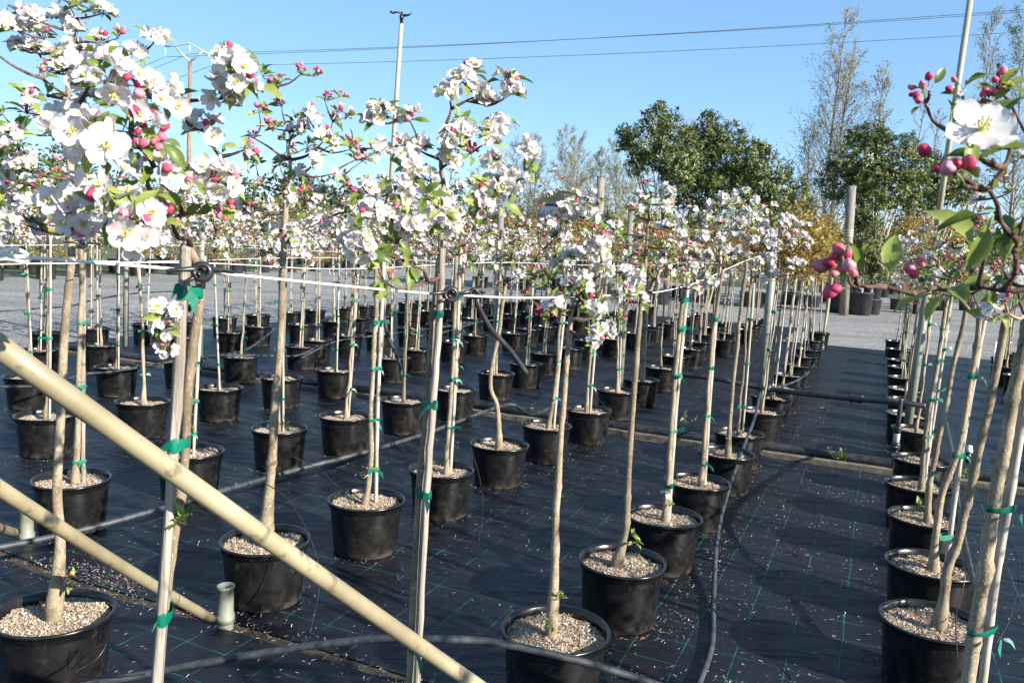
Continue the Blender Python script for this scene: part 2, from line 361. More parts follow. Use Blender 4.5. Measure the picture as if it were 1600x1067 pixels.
def empty(name, loc, label, cat, group=None, rz=0.0):
    o = bpy.data.objects.new(name, None); COL.objects.link(o); o.location = loc; o.rotation_euler = (0, 0, rz)
    o.empty_display_size = 0.1
    return tag(o, label, cat, group)
def struct(name, me):
    o = link(name, me); o['kind'] = 'structure'; return o
def spline(pts, n=6):
    """Catmull-Rom through the points"""
    P = [Vector(p) for p in pts]
    if len(P) < 3: return [P[0].lerp(P[-1], i / n) for i in range(n + 1)]
    out = []
    for i in range(len(P) - 1):
        a, b, c, d = P[max(i - 1, 0)], P[i], P[i + 1], P[min(i + 2, len(P) - 1)]
        for k in range(n):
            t = k / n
            out.append(0.5 * ((2 * b) + (c - a) * t + (2 * a - 5 * b + 4 * c - d) * t * t + (3 * b - a - 3 * c + d) * t ** 3))
    out.append(P[-1]); return out
def frame(pos, z, spin=0.0, s=1.0):
    q = Vector(z).to_track_quat('Z', 'Y')
    return Matrix.Translation(pos) @ q.to_matrix().to_4x4() @ Matrix.Rotation(spin, 4, 'Z') @ Matrix.Scale(s, 4)
def rdir():
    while True:
        v = Vector((rng.uniform(-1, 1), rng.uniform(-1, 1), rng.uniform(-1, 1)))
        if 0.05 < v.length < 1: return v.normalized()

# ------------------------------------------------------------------ the ground
def sheet(name, poly, z, m, cut=0):
    mb = MB(); mb.add([(p[0], p[1], z) for p in poly], [tuple(range(len(poly)))], m)
    return struct(name, mb.mesh(name, False))
mb = MB(); mb.lathe([(0.01, 0), (60, 0), (400, 0), (3000, 0)], 'grass', 48, (0, 60, -0.03))
struct('ground', mb.mesh('ground', False))
sheet('gravel_yard', [(-17, -12), (30, -12), (34, 30), (24, 38), (10, 46), (-2, 53), (-7.2, 50), (-11.2, 33.5), (-15.2, 21.5), (-17, 12)], -0.012, 'gravel')
def waved(name, outline_s, outline_n0, outline_n1, z, m, ds=0.25, dn=0.25, amp=0.006):
    """a fabric bed as a gently uneven sheet laid along the rows"""
    ns = max(2, int((outline_s[1] - outline_s[0]) / ds)); nn = max(2, int((outline_n1 - outline_n0) / dn))
    V = []
    for i in range(ns + 1):
        for j in range(nn + 1):
            s = outline_s[0] + (outline_s[1] - outline_s[0]) * i / ns; n = outline_n0 + (outline_n1 - outline_n0) * j / nn
            p = sn(s, n); e = (i in (0, ns)) or (j in (0, nn))
            w = mnoise.noise(Vector((p.x * 0.9, p.y * 0.9, z * 50))) * amp
            if e:
                k = mnoise.noise(Vector((p.x * 1.3, p.y * 1.3, 7))) * 0.05
                p = p + D2 * k + N2 * k
            V.append((p.x, p.y, z + w + (0 if e else 0.002)))
    F = [(i * (nn + 1) + j, (i + 1) * (nn + 1) + j, (i + 1) * (nn + 1) + j + 1, i * (nn + 1) + j + 1) for i in range(ns) for j in range(nn)]
    b = MB(); b.add(V, F, m)
    me = b.mesh(name); me.flip_normals() if me.polygons[0].normal.z < 0 else None
    return struct(name, me)
waved('ground_fabric', (2.66, 7.2), -10.3, -1.3, 0.004, 'fabric', amp=0.003)
waved('ground_fabric', (-4, 2.60), -10.3, -1.3, 0.004, 'fabric', amp=0.003)
waved('ground_fabric', (-4, 7.2), -1.3, 6.5, 0.008, 'fabric', amp=0.003)
waved('ground_fabric', (7.62, 17.7), -1.75, 6.5, 0.004, 'fabric', amp=0.003)
waved('ground_fabric', (7.62, 21.4), -10.3, -1.75, 0.008, 'fabric', amp=0.003)
sheet('soil_strip', [sn(2.4, -10.3)[:2], sn(2.4, -1.1)[:2], sn(2.9, -1.1)[:2], sn(2.9, -10.3)[:2]], -0.006, 'soil')
sheet('soil_strip', [sn(6.9, -10.3)[:2], sn(6.9, 6.5)[:2], sn(7.9, 6.5)[:2], sn(7.9, -10.3)[:2]], -0.006, 'concrete')
for k in range(14):
    b = MB(); n0 = -10 + k * 1.15
    b.box((0, 0, 0), (0.075, 1.135, 0.045), 'concrete')
    if k == 0:
        edge_root = empty('edging_kerb', sn(7.26, -3, 0), 'low grey concrete edging strip beside the thick black ground pipe', 'kerb')
        edge_me = b.mesh('edging_block', False)
    c = sn(7.26, n0 + 0.57, 0.022 + rng.uniform(-.004, .004)) - edge_root.location
    link('edging_block', edge_me, edge_root, Matrix.Translation(c) @ Matrix.Rotation(math.atan2(-N2.x, N2.y) + rng.uniform(-.01, .01), 4, 'Z'))

# ------------------------------------------------------------------ plant pieces
def petal_V(L, W, cup, cols=3, wav=0.0):
    ts = [0.06, 0.25, 0.5, 0.75, 0.93, 1.0] if cols > 3 else [0.06, 0.4, 0.8, 1.0]
    ws = {0.06: .14, .25: .55, .4: .78, .5: .92, .75: 1.0, .8: .97, .93: .72, 1.0: .36}
    V = []
    for t in ts:
        for k in range(cols):
            s = -1 + 2 * k / (cols - 1)
            w = ws[t] * W * 0.5
            z = cup * L * t ** 1.6 + 0.10 * L * s * s * t * (1 if cup >= 0 else -.5) + (rng.uniform(-wav, wav) * L if t > .3 else 0)
            V.append((t * L - (0.05 * L * s * s * t), s * w, z))
    c = cols
    F = [(i * c + k, (i + 1) * c + k, (i + 1) * c + k + 1, i * c + k + 1) for i in range(len(ts) - 1) for k in range(c - 1)]
    return np.array(V), F
def rotz(V, a):
    c, s = math.cos(a), math.sin(a)
    return V @ np.array(((c, s, 0), (-s, c, 0), (0, 0, 1)))
def tubeT(pts, rad, m, sides=4):
    b = MB(); b.tube(pts, rad, m, sides); return (np.array(b.v), b.f, m)
def heart_T(nst, ped=0.025):
    """pedicel, sepals and stamens of a blossom (unit: real size, petals 24 mm)"""
    T = [tubeT([(0, 0, -ped), (0.001, 0, -ped * .4), (0, 0, -0.001)], [0.0009, 0.0009, 0.0022], 'pedicel', 5)]
    V = []; F = []
    for k in range(5):
        a = 2 * math.pi * (k + .5) / 5; o = len(V)
        V += [(0.002 * math.cos(a - .4), 0.002 * math.sin(a - .4), -0.001), (0.002 * math.cos(a + .4), 0.002 * math.sin(a + .4), -0.001), (0.009 * math.cos(a), 0.009 * math.sin(a), -0.004)]
        F.append((o, o + 1, o + 2))
    T.append((np.array(V), F, 'pedicel'))
    V = []; F = []
    for k in range(nst):
        a = 2 * math.pi * k / nst + rng.uniform(-.2, .2); r = rng.uniform(0.002, 0.0055); h = rng.uniform(0.006, 0.0095)
        d = Vector((math.cos(a), math.sin(a), 0)); q = Vector((-d.y, d.x, 0)); b0 = d * 0.001; t = d * r + Vector((0, 0, h)); o = len(V); w = 0.0004; e = 0.0011
        V += [b0 - q * w, b0 + q * w, t + q * w, t - q * w]; F.append((o, o + 1, o + 2, o + 3))
        V += [t + Vector((e, 0, 0)), t + Vector((0, e, 0)), t - Vector((e, 0, 0)), t - Vector((0, e, 0)), t + Vector((0, 0, e)), t - Vector((0, 0, e))]
        p = o + 4
        F += [(p, p + 1, p + 4), (p + 1, p + 2, p + 4), (p + 2, p + 3, p + 4), (p + 3, p, p + 4), (p + 1, p, p + 5), (p + 2, p + 1, p + 5), (p + 3, p + 2, p + 5), (p, p + 3, p + 5)]
    T.append((np.array([tuple(x) for x in V]), F, 'stamen'))
    return T
def flower_T(L, cup, nst=8):
    T = heart_T(nst)
    for k in range(5):
        V, F = petal_V(L, L * rng.uniform(.76, .9), cup * rng.uniform(.6, 1.4), 3, 0.05)
        T.append((rotz(V, 2 * math.pi * k / 5 + rng.uniform(-.14, .14)), F, 'petal'))
    return T
def flower_far(L, cup):
    T = [];
    for k in range(5):
        V, F = petal_V(L, L * .88, cup * rng.uniform(.5, 1.5), 3, 0.05)
        T.append((rotz(V, 2 * math.pi * k / 5 + rng.uniform(-.2, .2)), F, 'petal'))
    T.append((np.array([(0.003 * math.cos(a), 0.003 * math.sin(a), 0.004) for a in (0, 2.1, 4.2)] + [(0, 0, 0.008)]), [(0, 1, 3), (1, 2, 3), (2, 0, 3)], 'stamen'))
    return T
def bud_T(r, seg=7, ped=0.022):
    b = MB(); b.lathe([(0.0006, 0), (r * .55, r * .2), (r * .92, r * .75), (r * .95, r * 1.2), (r * .75, r * 1.75), (r * .42, r * 2.15), (0.0003, r * 2.3)], 'bud', seg)
    VV = np.array(b.v); an = np.arctan2(VV[:, 1], VV[:, 0]); k_ = 1 + .11 * np.sin(3 * an + VV[:, 2] / r * 1.6); VV[:, 0] *= k_; VV[:, 1] *= k_
    T = [(VV, b.f, 'bud')]
    T.append(tubeT([(0, 0, -ped), (0.001, 0.001, -ped * .5), (0, 0, 0.001)], [0.0009, 0.0009, 0.002], 'pedicel', 4))
    c = MB(); c.lathe([(0.0008, -0.002), (r * .6, r * .1), (r * .9, r * .62)], 'pedicel', 5); T.append((np.array(c.v), c.f, 'pedicel'))
    return T
def leaf_T(L, W, fold=0.25, curl=0.25, m='leaf', pet=0.25):
    rows = [(0, 0.06), (.1, .42), (.24, .80), (.42, 1.0), (.6, .94), (.76, .70), (.89, .38), (1.0, .02)]
    V = []
    for t, w in rows:
        for s in (-1, 0, 1):
            V.append((L * (pet + t), s * w * W * .5, abs(s) * w * W * fold - curl * L * t * t + (abs(s) * rng.uniform(-.035, .035)) * L))
    F = [(i * 3 + k, (i + 1) * 3 + k, (i + 1) * 3 + k + 1, i * 3 + k + 1) for i in range(7) for k in range(2)]
    T = [(np.array(V), F, m)]
    if pet: T.append(tubeT([(0, 0, 0), (L * pet * 1.02, 0, 0.001)], [0.0009, 0.0007], 'pedicel', 3))
    return T
def tmesh(name, T):
    b = MB(); b.tpl(T, Matrix.Identity(4)); return b.mesh(name)
HEART = [tmesh('blossom', heart_T(18)) for _ in range(3)]
PETAL = []
for k in range(7):
    V, F = petal_V(0.0225, 0.0188, rng.uniform(-.05, .5), 5, 0.035); b = MB(); b.add(V, F, 'petal'); PETAL.append(b.mesh('petal'))
FLT = [flower_T(0.0215 * rng.uniform(.9, 1.08), c) for c in (-.05, .1, .2, .35, .5, .75)]
FLOWER = [tmesh('blossom', t) for t in FLT]
BUDT = [bud_T(r) for r in (.0045, .0055, .0066, .0078)]
BUD = [tmesh('bud', t) for t in BUDT]
BUD_FINE = [tmesh('bud', bud_T(r, 14)) for r in (.006, .0075, .009)]
LEAFT = [leaf_T(l, w, f, c) for l, w, f, c in ((.034, .0155, .35, .2), (.040, .019, .28, .35), (.03, .013, .5, .1), (.047, .022, .3, .45), (.022, .010, .6, .05))]
LEAF = [tmesh('leaf', t) for t in LEAFT]
FFAR = [flower_far(0.0225, c) for c in (0, .2, .4, .7)]
SIMPLE_BUD = []
for r in (.005, .0065, .008):
    b = MB(); b.lathe([(0.0005, 0), (r, r * .9), (r * .7, r * 1.8), (0.0004, r * 2.2)], 'bud', 5); SIMPLE_BUD.append([(np.array(b.v), b.f, 'bud')])
SIMPLE_LEAF = []
for l, w in ((.036, .02), (.046, .026), (.028, .015)):
    SIMPLE_LEAF.append([(np.array([(0, 0, 0), (l * .5, -w * .5, l * .08), (l * .55, 0, -l * .03), (l * .5, w * .5, l * .08), (l, 0, -l * .2)]), [(0, 1, 2), (1, 4, 2), (0, 2, 3), (2, 4, 3)], 'leaf')])

LEAFK = .82
def cluster(pos, axis, kind, s=1.0):
    """what grows on one spur: list of (piece, matrix)"""
    axis = Vector(axis).normalized(); out = []
    u = axis.orthogonal().normalized(); w = axis.cross(u)
    def dome(tmin, tmax):
        th = rng.uniform(tmin, tmax); a = rng.uniform(0, 2 * math.pi)
        return (axis * math.cos(th) + (u * math.cos(a) + w * math.sin(a)) * math.sin(th)).normalized()
    nf, nb, nl = {'open': (rng.randint(6, 9), rng.randint(0, 1), rng.randint(5, 7)), 'mix': (rng.randint(3, 5), rng.randint(2, 3), rng.randint(6, 8)),
                  'bud': (0, rng.randint(5, 7), rng.randint(5, 7)), 'pink': (1, rng.randint(4, 6), rng.randint(3, 5)), 'leaf': (0, 0, rng.randint(6, 9)), 'solo': (1, 0, 2), 'few': (0, 0, rng.randint(2, 3)), 'trio': (3, 0, 2), 'none': (0, 0, 0), 'big': (rng.randint(4, 5), rng.randint(1, 3), rng.randint(4, 6)), 'leafup': (0, 0, 1), 'face': (1, 0, 1), 'buds': (0, 4, 1)}[kind]
    a0 = rng.uniform(0, 6.28)
    for k in range(nf):
        th = 0.25 if k == 0 else rng.uniform(.65, 1.25); a = a0 + k * 6.28 / max(1, nf - 1)
        d = (axis * math.cos(th) + (u * math.cos(a) + w * math.sin(a)) * math.sin(th)).normalized()
        z = (d + rdir() * (.65 if kind == 'big' else .4) + sv * .12).normalized()
        if kind == 'face': z = Vector((-.25, -.8, .45)).normalized()
        out.append(('flower', frame(pos + d * (rng.uniform(.019, .038) if kind == 'big' else rng.uniform(.018, .029)) * s, z, rng.uniform(0, 6.28), s * rng.uniform(.74, 1.1))))
    for k in range(nb):
        d = dome(.1, 1.1); out.append(('bud', frame(pos + d * rng.uniform(.016, .027) * s, (d + rdir() * .25), 0, s * rng.uniform(.62, 1.0))))
    for k in range(nl):
        d = dome(.7, 1.7) if kind != 'leaf' else dome(.2, 1.5)
        if kind == 'leafup': d = Vector((.12, .1, 1)).normalized()
        nrm = (axis * .7 + rdir() * .6 + Vector((0, 0, .25)) + sv * .55); nrm = (nrm - d * nrm.dot(d)).normalized()
        y = nrm.cross(d)
        mx = Matrix((d, y, nrm)).transposed().to_4x4()
        out.append(('leaf', Matrix.Translation(pos + d * .004) @ mx @ Matrix.Scale(s * LEAFK * rng.uniform(.8, 1.35), 4)))
    return out

def skeleton(top, leader, targets, gnarl=0.02):
    """branches that reach every target from the trunk top or from another branch: list of polylines"""
    nodes = [(Vector(p), 0) for p in leader]
    chains = []
    T = sorted(targets, key=lambda t: min((t[0] - n[0]).length for n in nodes[:]))
    for t in T:
        p = t[0]; best = None
        for q, depth in nodes:
            d = p - q; l = d.length
            if l < 0.012: continue
            cost = l * (1.0 + 0.25 * depth) + (0.10 if d.z < -0.02 else 0) + 0.15 * max(0, -d.normalized().z)
            if best is None or cost < best[0]: best = (cost, q, depth)
        if best is None: continue
        q, depth = best[1], best[2]; d = p - q; l = d.length
        side = rdir() * l * .14; side.z = -abs(side.z) * .9
        k = max(2, min(6, int(l / 0.05)))
        pts = [q]
        for i in range(1, k):
            f = i / k; pts.append(q + d * f + side * math.sin(math.pi * f) + rdir() * gnarl * min(l, .3))
        pts.append(p)
        chains.append((pts, depth))
        for x in pts[1:]: nodes.append((x, depth + 1))
    return chains

# ------------------------------------------------------------------ pots
POT_R, POT_H = 0.20, 0.29
def pot_mesh():
    b = MB(); r0, r1, h = 0.168, 0.192, POT_H
    b.lathe([(0.001, 0.004), (r0 * .96, 0.004), (r0, 0.012), (r1 - .004, h - .045), (r1 - .003, h - .034), (r1 + .004, h - .032), (r1 + .006, h - .030), (r1 + .007, h - .012),
             (r1 + .012, h - .011), (r1 + .014, h - .006), (r1 + .012, h), (r1 + .004, h), (r1 - .002, h - .005), (r1 - .004, h - .03), (r1 - .010, h - .09)], 'pot', 48)
    a0, ov, k = rng.uniform(0, 6.28), rng.uniform(.0, .03), rng.uniform(0, 50)
    for i, (x, y, z) in enumerate(b.v):
        a = math.atan2(y, x); f = 1 + (ov * math.cos(2 * (a - a0)) + .014 * mnoise.noise(Vector((math.cos(a) * 1.6 + k, math.sin(a) * 1.6, z * 7)))) * min(1, z / .1)
        b.v[i] = (x * f, y * f, z)
    return b.mesh('pot')
POTS_ = [pot_mesh() for _ in range(5)]
def mulch_mesh(nchip, seed):
    b = MB(); rr = np.random.RandomState(seed); V = [(0, 0, 0)]; F = []
    rings = [.05, .1, .145, .1835]; seg = 28; ph = rr.rand() * 6
    def hgt(x, y): return POT_H - .036 + 0.017 * mnoise.noise(Vector((x * 9 + seed, y * 9, 3))) + .006 * mnoise.noise(Vector((x * 30, y * 30, seed)))
    V[0] = (0, 0, hgt(0, 0))
    for r in rings:
        for k in range(seg):
            a = 2 * math.pi * k / seg; x, y = r * math.cos(a), r * math.sin(a); V.append((x, y, hgt(x, y)))
    F += [(0, 1 + k, 1 + (k + 1) % seg) for k in range(seg)]
    for i in range(len(rings) - 1):
        o = 1 + i * seg; F += [(o + k, o + seg + k, o + seg + (k + 1) % seg, o + (k + 1) % seg) for k in range(seg)]
    b.add(V, F, 'mulch')
    V = []; F = []
    for i in range(nchip):
        r = .182 * math.sqrt(rr.rand()); a = rr.rand() * 6.283; x, y = r * math.cos(a), r * math.sin(a)
        L = .003 + .011 * rr.rand() ** 1.5; W = L * rr.uniform(.2, .6) if L < .006 else rr.uniform(.0014, .0032); t = rr.rand() * 6.283; z = hgt(x, y) + rr.uniform(.001, .007); tl = rr.uniform(-.5, .5) * L; rl = rr.uniform(-.9, .9) * W
        dx, dy = math.cos(t) * L * .5, math.sin(t) * L * .5; ex, ey = -math.sin(t) * W * .5, math.cos(t) * W * .5; o = len(V)
        V += [(x - dx - ex, y - dy - ey, z - tl - rl), (x + dx - ex, y + dy - ey, z + tl - rl), (x + dx + ex, y + dy + ey, z + tl + rl), (x - dx + ex, y - dy + ey, z - tl + rl)]
        F.append((o, o + 1, o + 2, o + 3))
    b.add(V, F, 'chip')
    return b.mesh('mulch')
MULCH = [mulch_mesh(4200, s) for s in (1, 2, 3, 4)]
MULCH_FAR = [mulch_mesh(500, s) for s in (5, 6)]

def trunk_MB(pts, r0, r1, sides=10, wob=.0022, knots=11, mesh=None):
    P = spline(pts, 12); n = len(P); b = mesh or MB(); rad = []; Q = []
    sd = rng.uniform(0, 99); kn = [(rng.random(), rng.uniform(.06, .26)) for _ in range(knots)]
    for i, p in enumerate(P):
        t = i / (n - 1); r = r0 + (r1 - r0) * min(1, t * 1.05)
        r = r * .87 * (1 + .25 * math.exp(-t * 14) + .5 * math.exp(-((t - .05) / .05) ** 2) + sum(a * math.exp(-((t - k) / .009) ** 2) for k, a in kn)) + rng.uniform(-.0006, .0006)
        rad.append(r); w = Vector((mnoise.noise(Vector((t * 7, sd, 0))), mnoise.noise(Vector((t * 7, sd, 9))), 0)) * wob * 4; Q.append(p + w * min(1, t * 6) * (0 if i == n - 1 else 1))
    b.tube(Q, rad, 'trunk', sides, jit=.05); return b
def stake_MB(pts, r, m='stake', square=True):
    b = MB(); P = spline(pts, 8)
    if square: b.tube([p + Vector((rng.uniform(-.0015, .0015), rng.uniform(-.0015, .0015), 0)) for p in P], [r * 1.25 * rng.uniform(.95, 1.05) for _ in P], m, 5, jit=.05)
    else: b.tube(P, [r * (1 + (.12 if i % 6 == 0 else 0)) for i in range(len(P))], m, 8)
    return b
def tie_MB(c, d, half, h=.018, tails=True):
    """ribbon wound round trunk and stake: c centre, d direction between the two, half extents along and across"""
    b = MB(); d = Vector(d).normalized(); e = Vector((-d.y, d.x, 0)); n = 14; V = []; 
    for z in (-.5, 0.0, .5):
        for k in range(n):
            a = 2 * math.pi * k / n; rr = 1.0 + (.06 if z == 0 else 0)
            V.append(c + d * (math.cos(a) * half[0] * rr) + e * (math.sin(a) * half[1] * rr) + Vector((0, 0, z * h * (1 + .3 * math.sin(a * 3)))))
    F = [(i * n + k, i * n + (k + 1) % n, (i + 1) * n + (k + 1) % n, (i + 1) * n + k) for i in range(2) for k in range(n)]
    b.add(V, F, 'tie')
    if tails:
        for sgn in (1, -1):
            o = c + (d * rng.uniform(.2, .6) - Vector((0, 1, 0)) * 1.0).normalized() * max(half); q = (d * sgn * rng.uniform(.4, 1) + Vector((0, -.5, rng.uniform(-.9, .5)))).normalized(); L = rng.uniform(.03, .055); w = Vector((0, 0, h * .55)) + e * .004
            if sgn < 0 and rng.random() < .4: continue
            pts = [o, o + q * L * .5 + Vector((0, 0, .004)), o + q * L - Vector((0, 0, .006))]
            V = []
            for i, p in enumerate(pts): V += [p - w * (.35 + .4 * i), p + w * (.35 + .4 * i)]
            b.add(V, [(0, 2, 3, 1), (2, 4, 5, 3)], 'tie')
    return b

GROUP = 'potted apple trees standing in rows on the black fabric'
def build_tree(root_xy, label, trunk, targets, lod, r0=.021, r1=.013, leader=None, stake=None, square=False, stake_r=.011, ties=(), mulch=0, scale=1.0, suckers=(), pot=True, gnarl=.05, extra=None, tie_h=None):
    """one potted apple tree; world points in, parts relative to the pot's foot out. lod 0: petals single, 1: blossoms single"""
    O = Vector((root_xy[0], root_xy[1], 0.006))
    root = empty('apple_tree', O, label, 'tree', GROUP)
    if pot:
        link('pot', POTS_[rng.randrange(5)], root, Matrix.Rotation(rng.uniform(0, 6), 4, 'Z'))
        link('mulch', MULCH[mulch % 4] if lod < 2 else MULCH_FAR[0], root, Matrix.Rotation(rng.uniform(0, 6), 4, 'Z'), 'stuff')
    trunk = [Vector(p) - O for p in trunk]
    full = trunk + [Vector(p) - O for p in (leader or [])]
    link('trunk', trunk_MB(full, r0, r1 * (.55 if leader else 1)).mesh('trunk'), root)
    if stake:
        sp = [Vector(p) - O for p in stake]
        link('stake', stake_MB(sp, stake_r, 'stake' if square else 'cane', square).mesh('stake'), root)
        for z in ties:
            def atz(P):
                for a, b in zip(P, P[1:]):
                    if min(a.z, b.z) <= z <= max(a.z, b.z): return a.lerp(b, (z - a.z) / (b.z - a.z))
                return P[-1] if z > P[-1].z else P[0]
            a, b = atz(full), atz(sp); d = b - a; d.z = 0
            half = d.length * .5 + max(r1, stake_r) * 1.35
            link('tie', tie_MB((a + b) * .5, d if d.length > .001 else Vector((1, 0, 0)), (half, max(r1, stake_r) * 1.5), tie_h or rng.uniform(.014, .024)).mesh('tie'), root)
    if extra:
        cs = [Vector(t[0]) for t in targets]; c0 = sum(cs, Vector()) / len(cs)
        targets = list(targets) + [(c0.lerp(cs[rng.randrange(len(cs))], rng.uniform(.3, .95)) + Vector((rng.uniform(-.05, .05), rng.uniform(-.25, .25), rng.uniform(-.05, .05))), extra[1 + rng.randrange(len(extra) - 1)]) for _ in range(extra[0])]
    T = [(Vector(t[0]) - O, t[1], t[2] if len(t) > 2 else 1.0) for t in targets]
    P = spline(full, 4); nt = len(trunk)
    start = [p for p in P if p.z >= trunk[-1].z - .16] or [P[-1]]
    ch = skeleton(trunk[-1], start, [t for t in T], gnarl)
    for pts, dep in ch:
        b = MB(); L = sum((q - p).length for p, q in zip(pts, pts[1:]))
        r = min(r1 * (.62 if dep == 0 else .42), .0032 + L * .022)
        S = spline(pts, 3) if len(pts) > 2 else pts
        b.tube(S, [max(.0017, r * (1 - .72 * i / (len(S) - 1)) * rng.uniform(.92, 1.1)) for i in range(len(S))], 'branch' if r < .008 else 'trunk', 6)
        link('branch', b.mesh('branch'), root)
    ctr = trunk[-1] + Vector((0, 0, .12))
    cnt = {'flower': 0, 'bud': 0, 'leaf': 0}; over = MB()
    camL = Vector((0, 0, CAMH)) - O
    for p, kind, s in T:
        ax = (p - ctr).normalized() * .9 + Vector((0, 0, .45)) + (camL - p).normalized() * .35 + rdir() * .45
        for typ, mx in cluster(p, ax, kind, s * scale):
            cnt[typ] += 1
            if typ == 'flower':
                if lod == 0:
                    h = link('blossom', HEART[rng.randrange(3)], root, mx); cup = rng.choice((0, .1, .2, .35, .55, .85))
                    for k in range(5):
                        link('petal', PETAL[rng.randrange(7)], h, Matrix.Rotation(2 * math.pi * k / 5 + rng.uniform(-.1, .1), 4, 'Z') @ Matrix.Rotation(-cup + rng.uniform(-.16, .1), 4, 'Y'))
                else: link('blossom', FLOWER[rng.randrange(6)], root, mx)
            elif typ == 'bud':
                link('bud', BUD_FINE[rng.randrange(3)] if lod == 0 else BUD[rng.randrange(4)], root, mx)
            else: link('leaf', LEAF[rng.randrange(5)], root, mx)
    for p, kind in suckers:
        q = Vector(p) - O
        for typ, mx in cluster(q, Vector((rng.uniform(-.4, .6), -.5, .8)), kind, .85):
            link({'flower': 'blossom'}.get(typ, typ), {'flower': FLOWER, 'bud': BUD, 'leaf': LEAF}[typ][rng.randrange(4)], root, mx)
    return root

def random_targets(top, n, rx, rz, mix, lift=.26):
    out = []
    for i in range(n):
        for _ in range(50):
            v = Vector((rng.uniform(-1, 1), rng.uniform(-1, 1), rng.uniform(-1, 1)))
            if .25 < v.length < 1 and (v.z > -.75): break
        p = top + Vector((v.x * rx, v.y * rx, lift + v.z * rz))
        x = rng.random(); acc = 0; kind = 'open'
        for k, w in mix.items():
            acc += w
            if x <= acc: kind = k; break
        out.append((p, kind))
    return out
MIXES = {'white': {'open': .62, 'mix': .25, 'bud': .08, 'leaf': .05}, 'pink': {'open': .1, 'mix': .25, 'bud': .5, 'leaf': .15}, 'even': {'open': .32, 'mix': .28, 'bud': .25, 'leaf': .15}, 'green': {'open': .04, 'mix': .06, 'bud': .2, 'leaf': .7}}
LOOK = {'white': 'in full white blossom', 'pink': 'with pink flower buds', 'even': 'in white and pink bloom', 'green': 'mostly in leaf'}

# ------------------------------------------------------------------ pots measured in the picture: (row, u, v of the rim centre)
POTS = {'P': [(868.6, 983), (972.7, 876), (1037, 806), (1089, 752), (1135, 707), (1154, 676), (1190, 642), (1205, 620), (1222, 605), (1234, 586), (1247, 571), (1254, 557), (1264, 546), (1269, 532), (1280, 520)],
        'B': [(85, 957), (415, 843), (573, 780), (690, 733), (781, 694), (854, 664), (920, 640), (964, 610), (1002, 593), (1033, 574), (1056, 556), (1080, 545), (1092, 534), (1103, 523), (1115, 512), (1128, 505)],
        'C': [(112, 748), (297, 705), (437, 669), (540, 650), (631, 625), (712, 608), (775, 583), (822, 568), (852, 552), (891, 544), (918, 532), (940, 520)],
        'E': [(71, 649), (223, 627), (343, 606), (440, 590), (524, 578), (614, 559), (653, 546), (709, 534), (743, 524)],
        'F': [(45, 588), (182, 573), (376, 557), (472, 541)],
        'G': [(61, 547), (158, 539), (403, 510)],
        'R': [(1460, 970), (1456, 882), (1447, 808), (1435, 757), (1440, 718), (1432, 671), (1419, 647), (1418, 625), (1416, 608), (1414, 590), (1411, 574), (1409, 563), (1406, 546), (1401, 533)],
        'S': [(1573, 573), (1570, 560), (1576, 552)]}
ROWN = {'P': -.97, 'B': -2.35, 'C': -3.8, 'E': -5.3, 'F': -6.75, 'G': -8.1, 'H': -9.45, 'R': .33, 'S': 1.85}
FILL = {'B': (8.5, 20), 'C': (8.6, 20.6), 'E': (4.5, 20.6), 'F': (5, 20.6), 'G': (6, 20.4), 'H': (7, 20), 'S': (.3, 15)}
ROWTXT = {'P': 'first row left of aisle', 'B': 'second row left of aisle', 'C': 'third row left of aisle', 'E': 'fourth row left of aisle', 'F': 'fifth row left of aisle', 'G': 'sixth row left of aisle', 'H': 'seventh row left of aisle', 'R': 'first row right of aisle', 'S': 'second row right of aisle'}
ORD = ['first', 'second', 'third', 'fourth', 'fifth', 'sixth', 'seventh', 'eighth', 'ninth', 'tenth', 'eleventh', 'twelfth', 'thirteenth', 'fourteenth', 'fifteenth', 'sixteenth', 'seventeenth', 'eighteenth', 'nineteenth', 'twentieth'] + ['twenty-' + k for k in ('first', 'second', 'third', 'fourth', 'fifth', 'sixth')]
ROWS = {}
for k, L in POTS.items(): ROWS[k] = [at(u, v, POT_H) for u, v in L]
for k, (a, b) in FILL.items():
    n0 = ROWN[k]; s = a; ROWS.setdefault(k, [])
    while s < b:
        p = sn(s + rng.uniform(-.06, .06), n0 + rng.uniform(-.07, .07))
        pr = proj((p.x, p.y, 1.2)); vis = pr and -150 < pr[0] < 1680
        if k in 'S' and s < 13: vis = True
        if vis and not (7.05 < s < 7.75) and all((Vector((q.x, q.y)) - Vector((p.x, p.y))).length > .62 for q in ROWS[k]): ROWS[k].append(p)
        s += .39
    ROWS[k].sort(key=lambda q: to_sn(q)[0])

# ------------------------------------------------------------------ the near trees, each from its own outline
def PX(L, y): return [px(a, b, y + (c[0] if c else 0)) for a, b, *c in L]
def TG(L, y0=0.0): return [(px(u, v, y + y0), k, (s[0] if s else 1.0)) for u, v, y, k, *s in L]
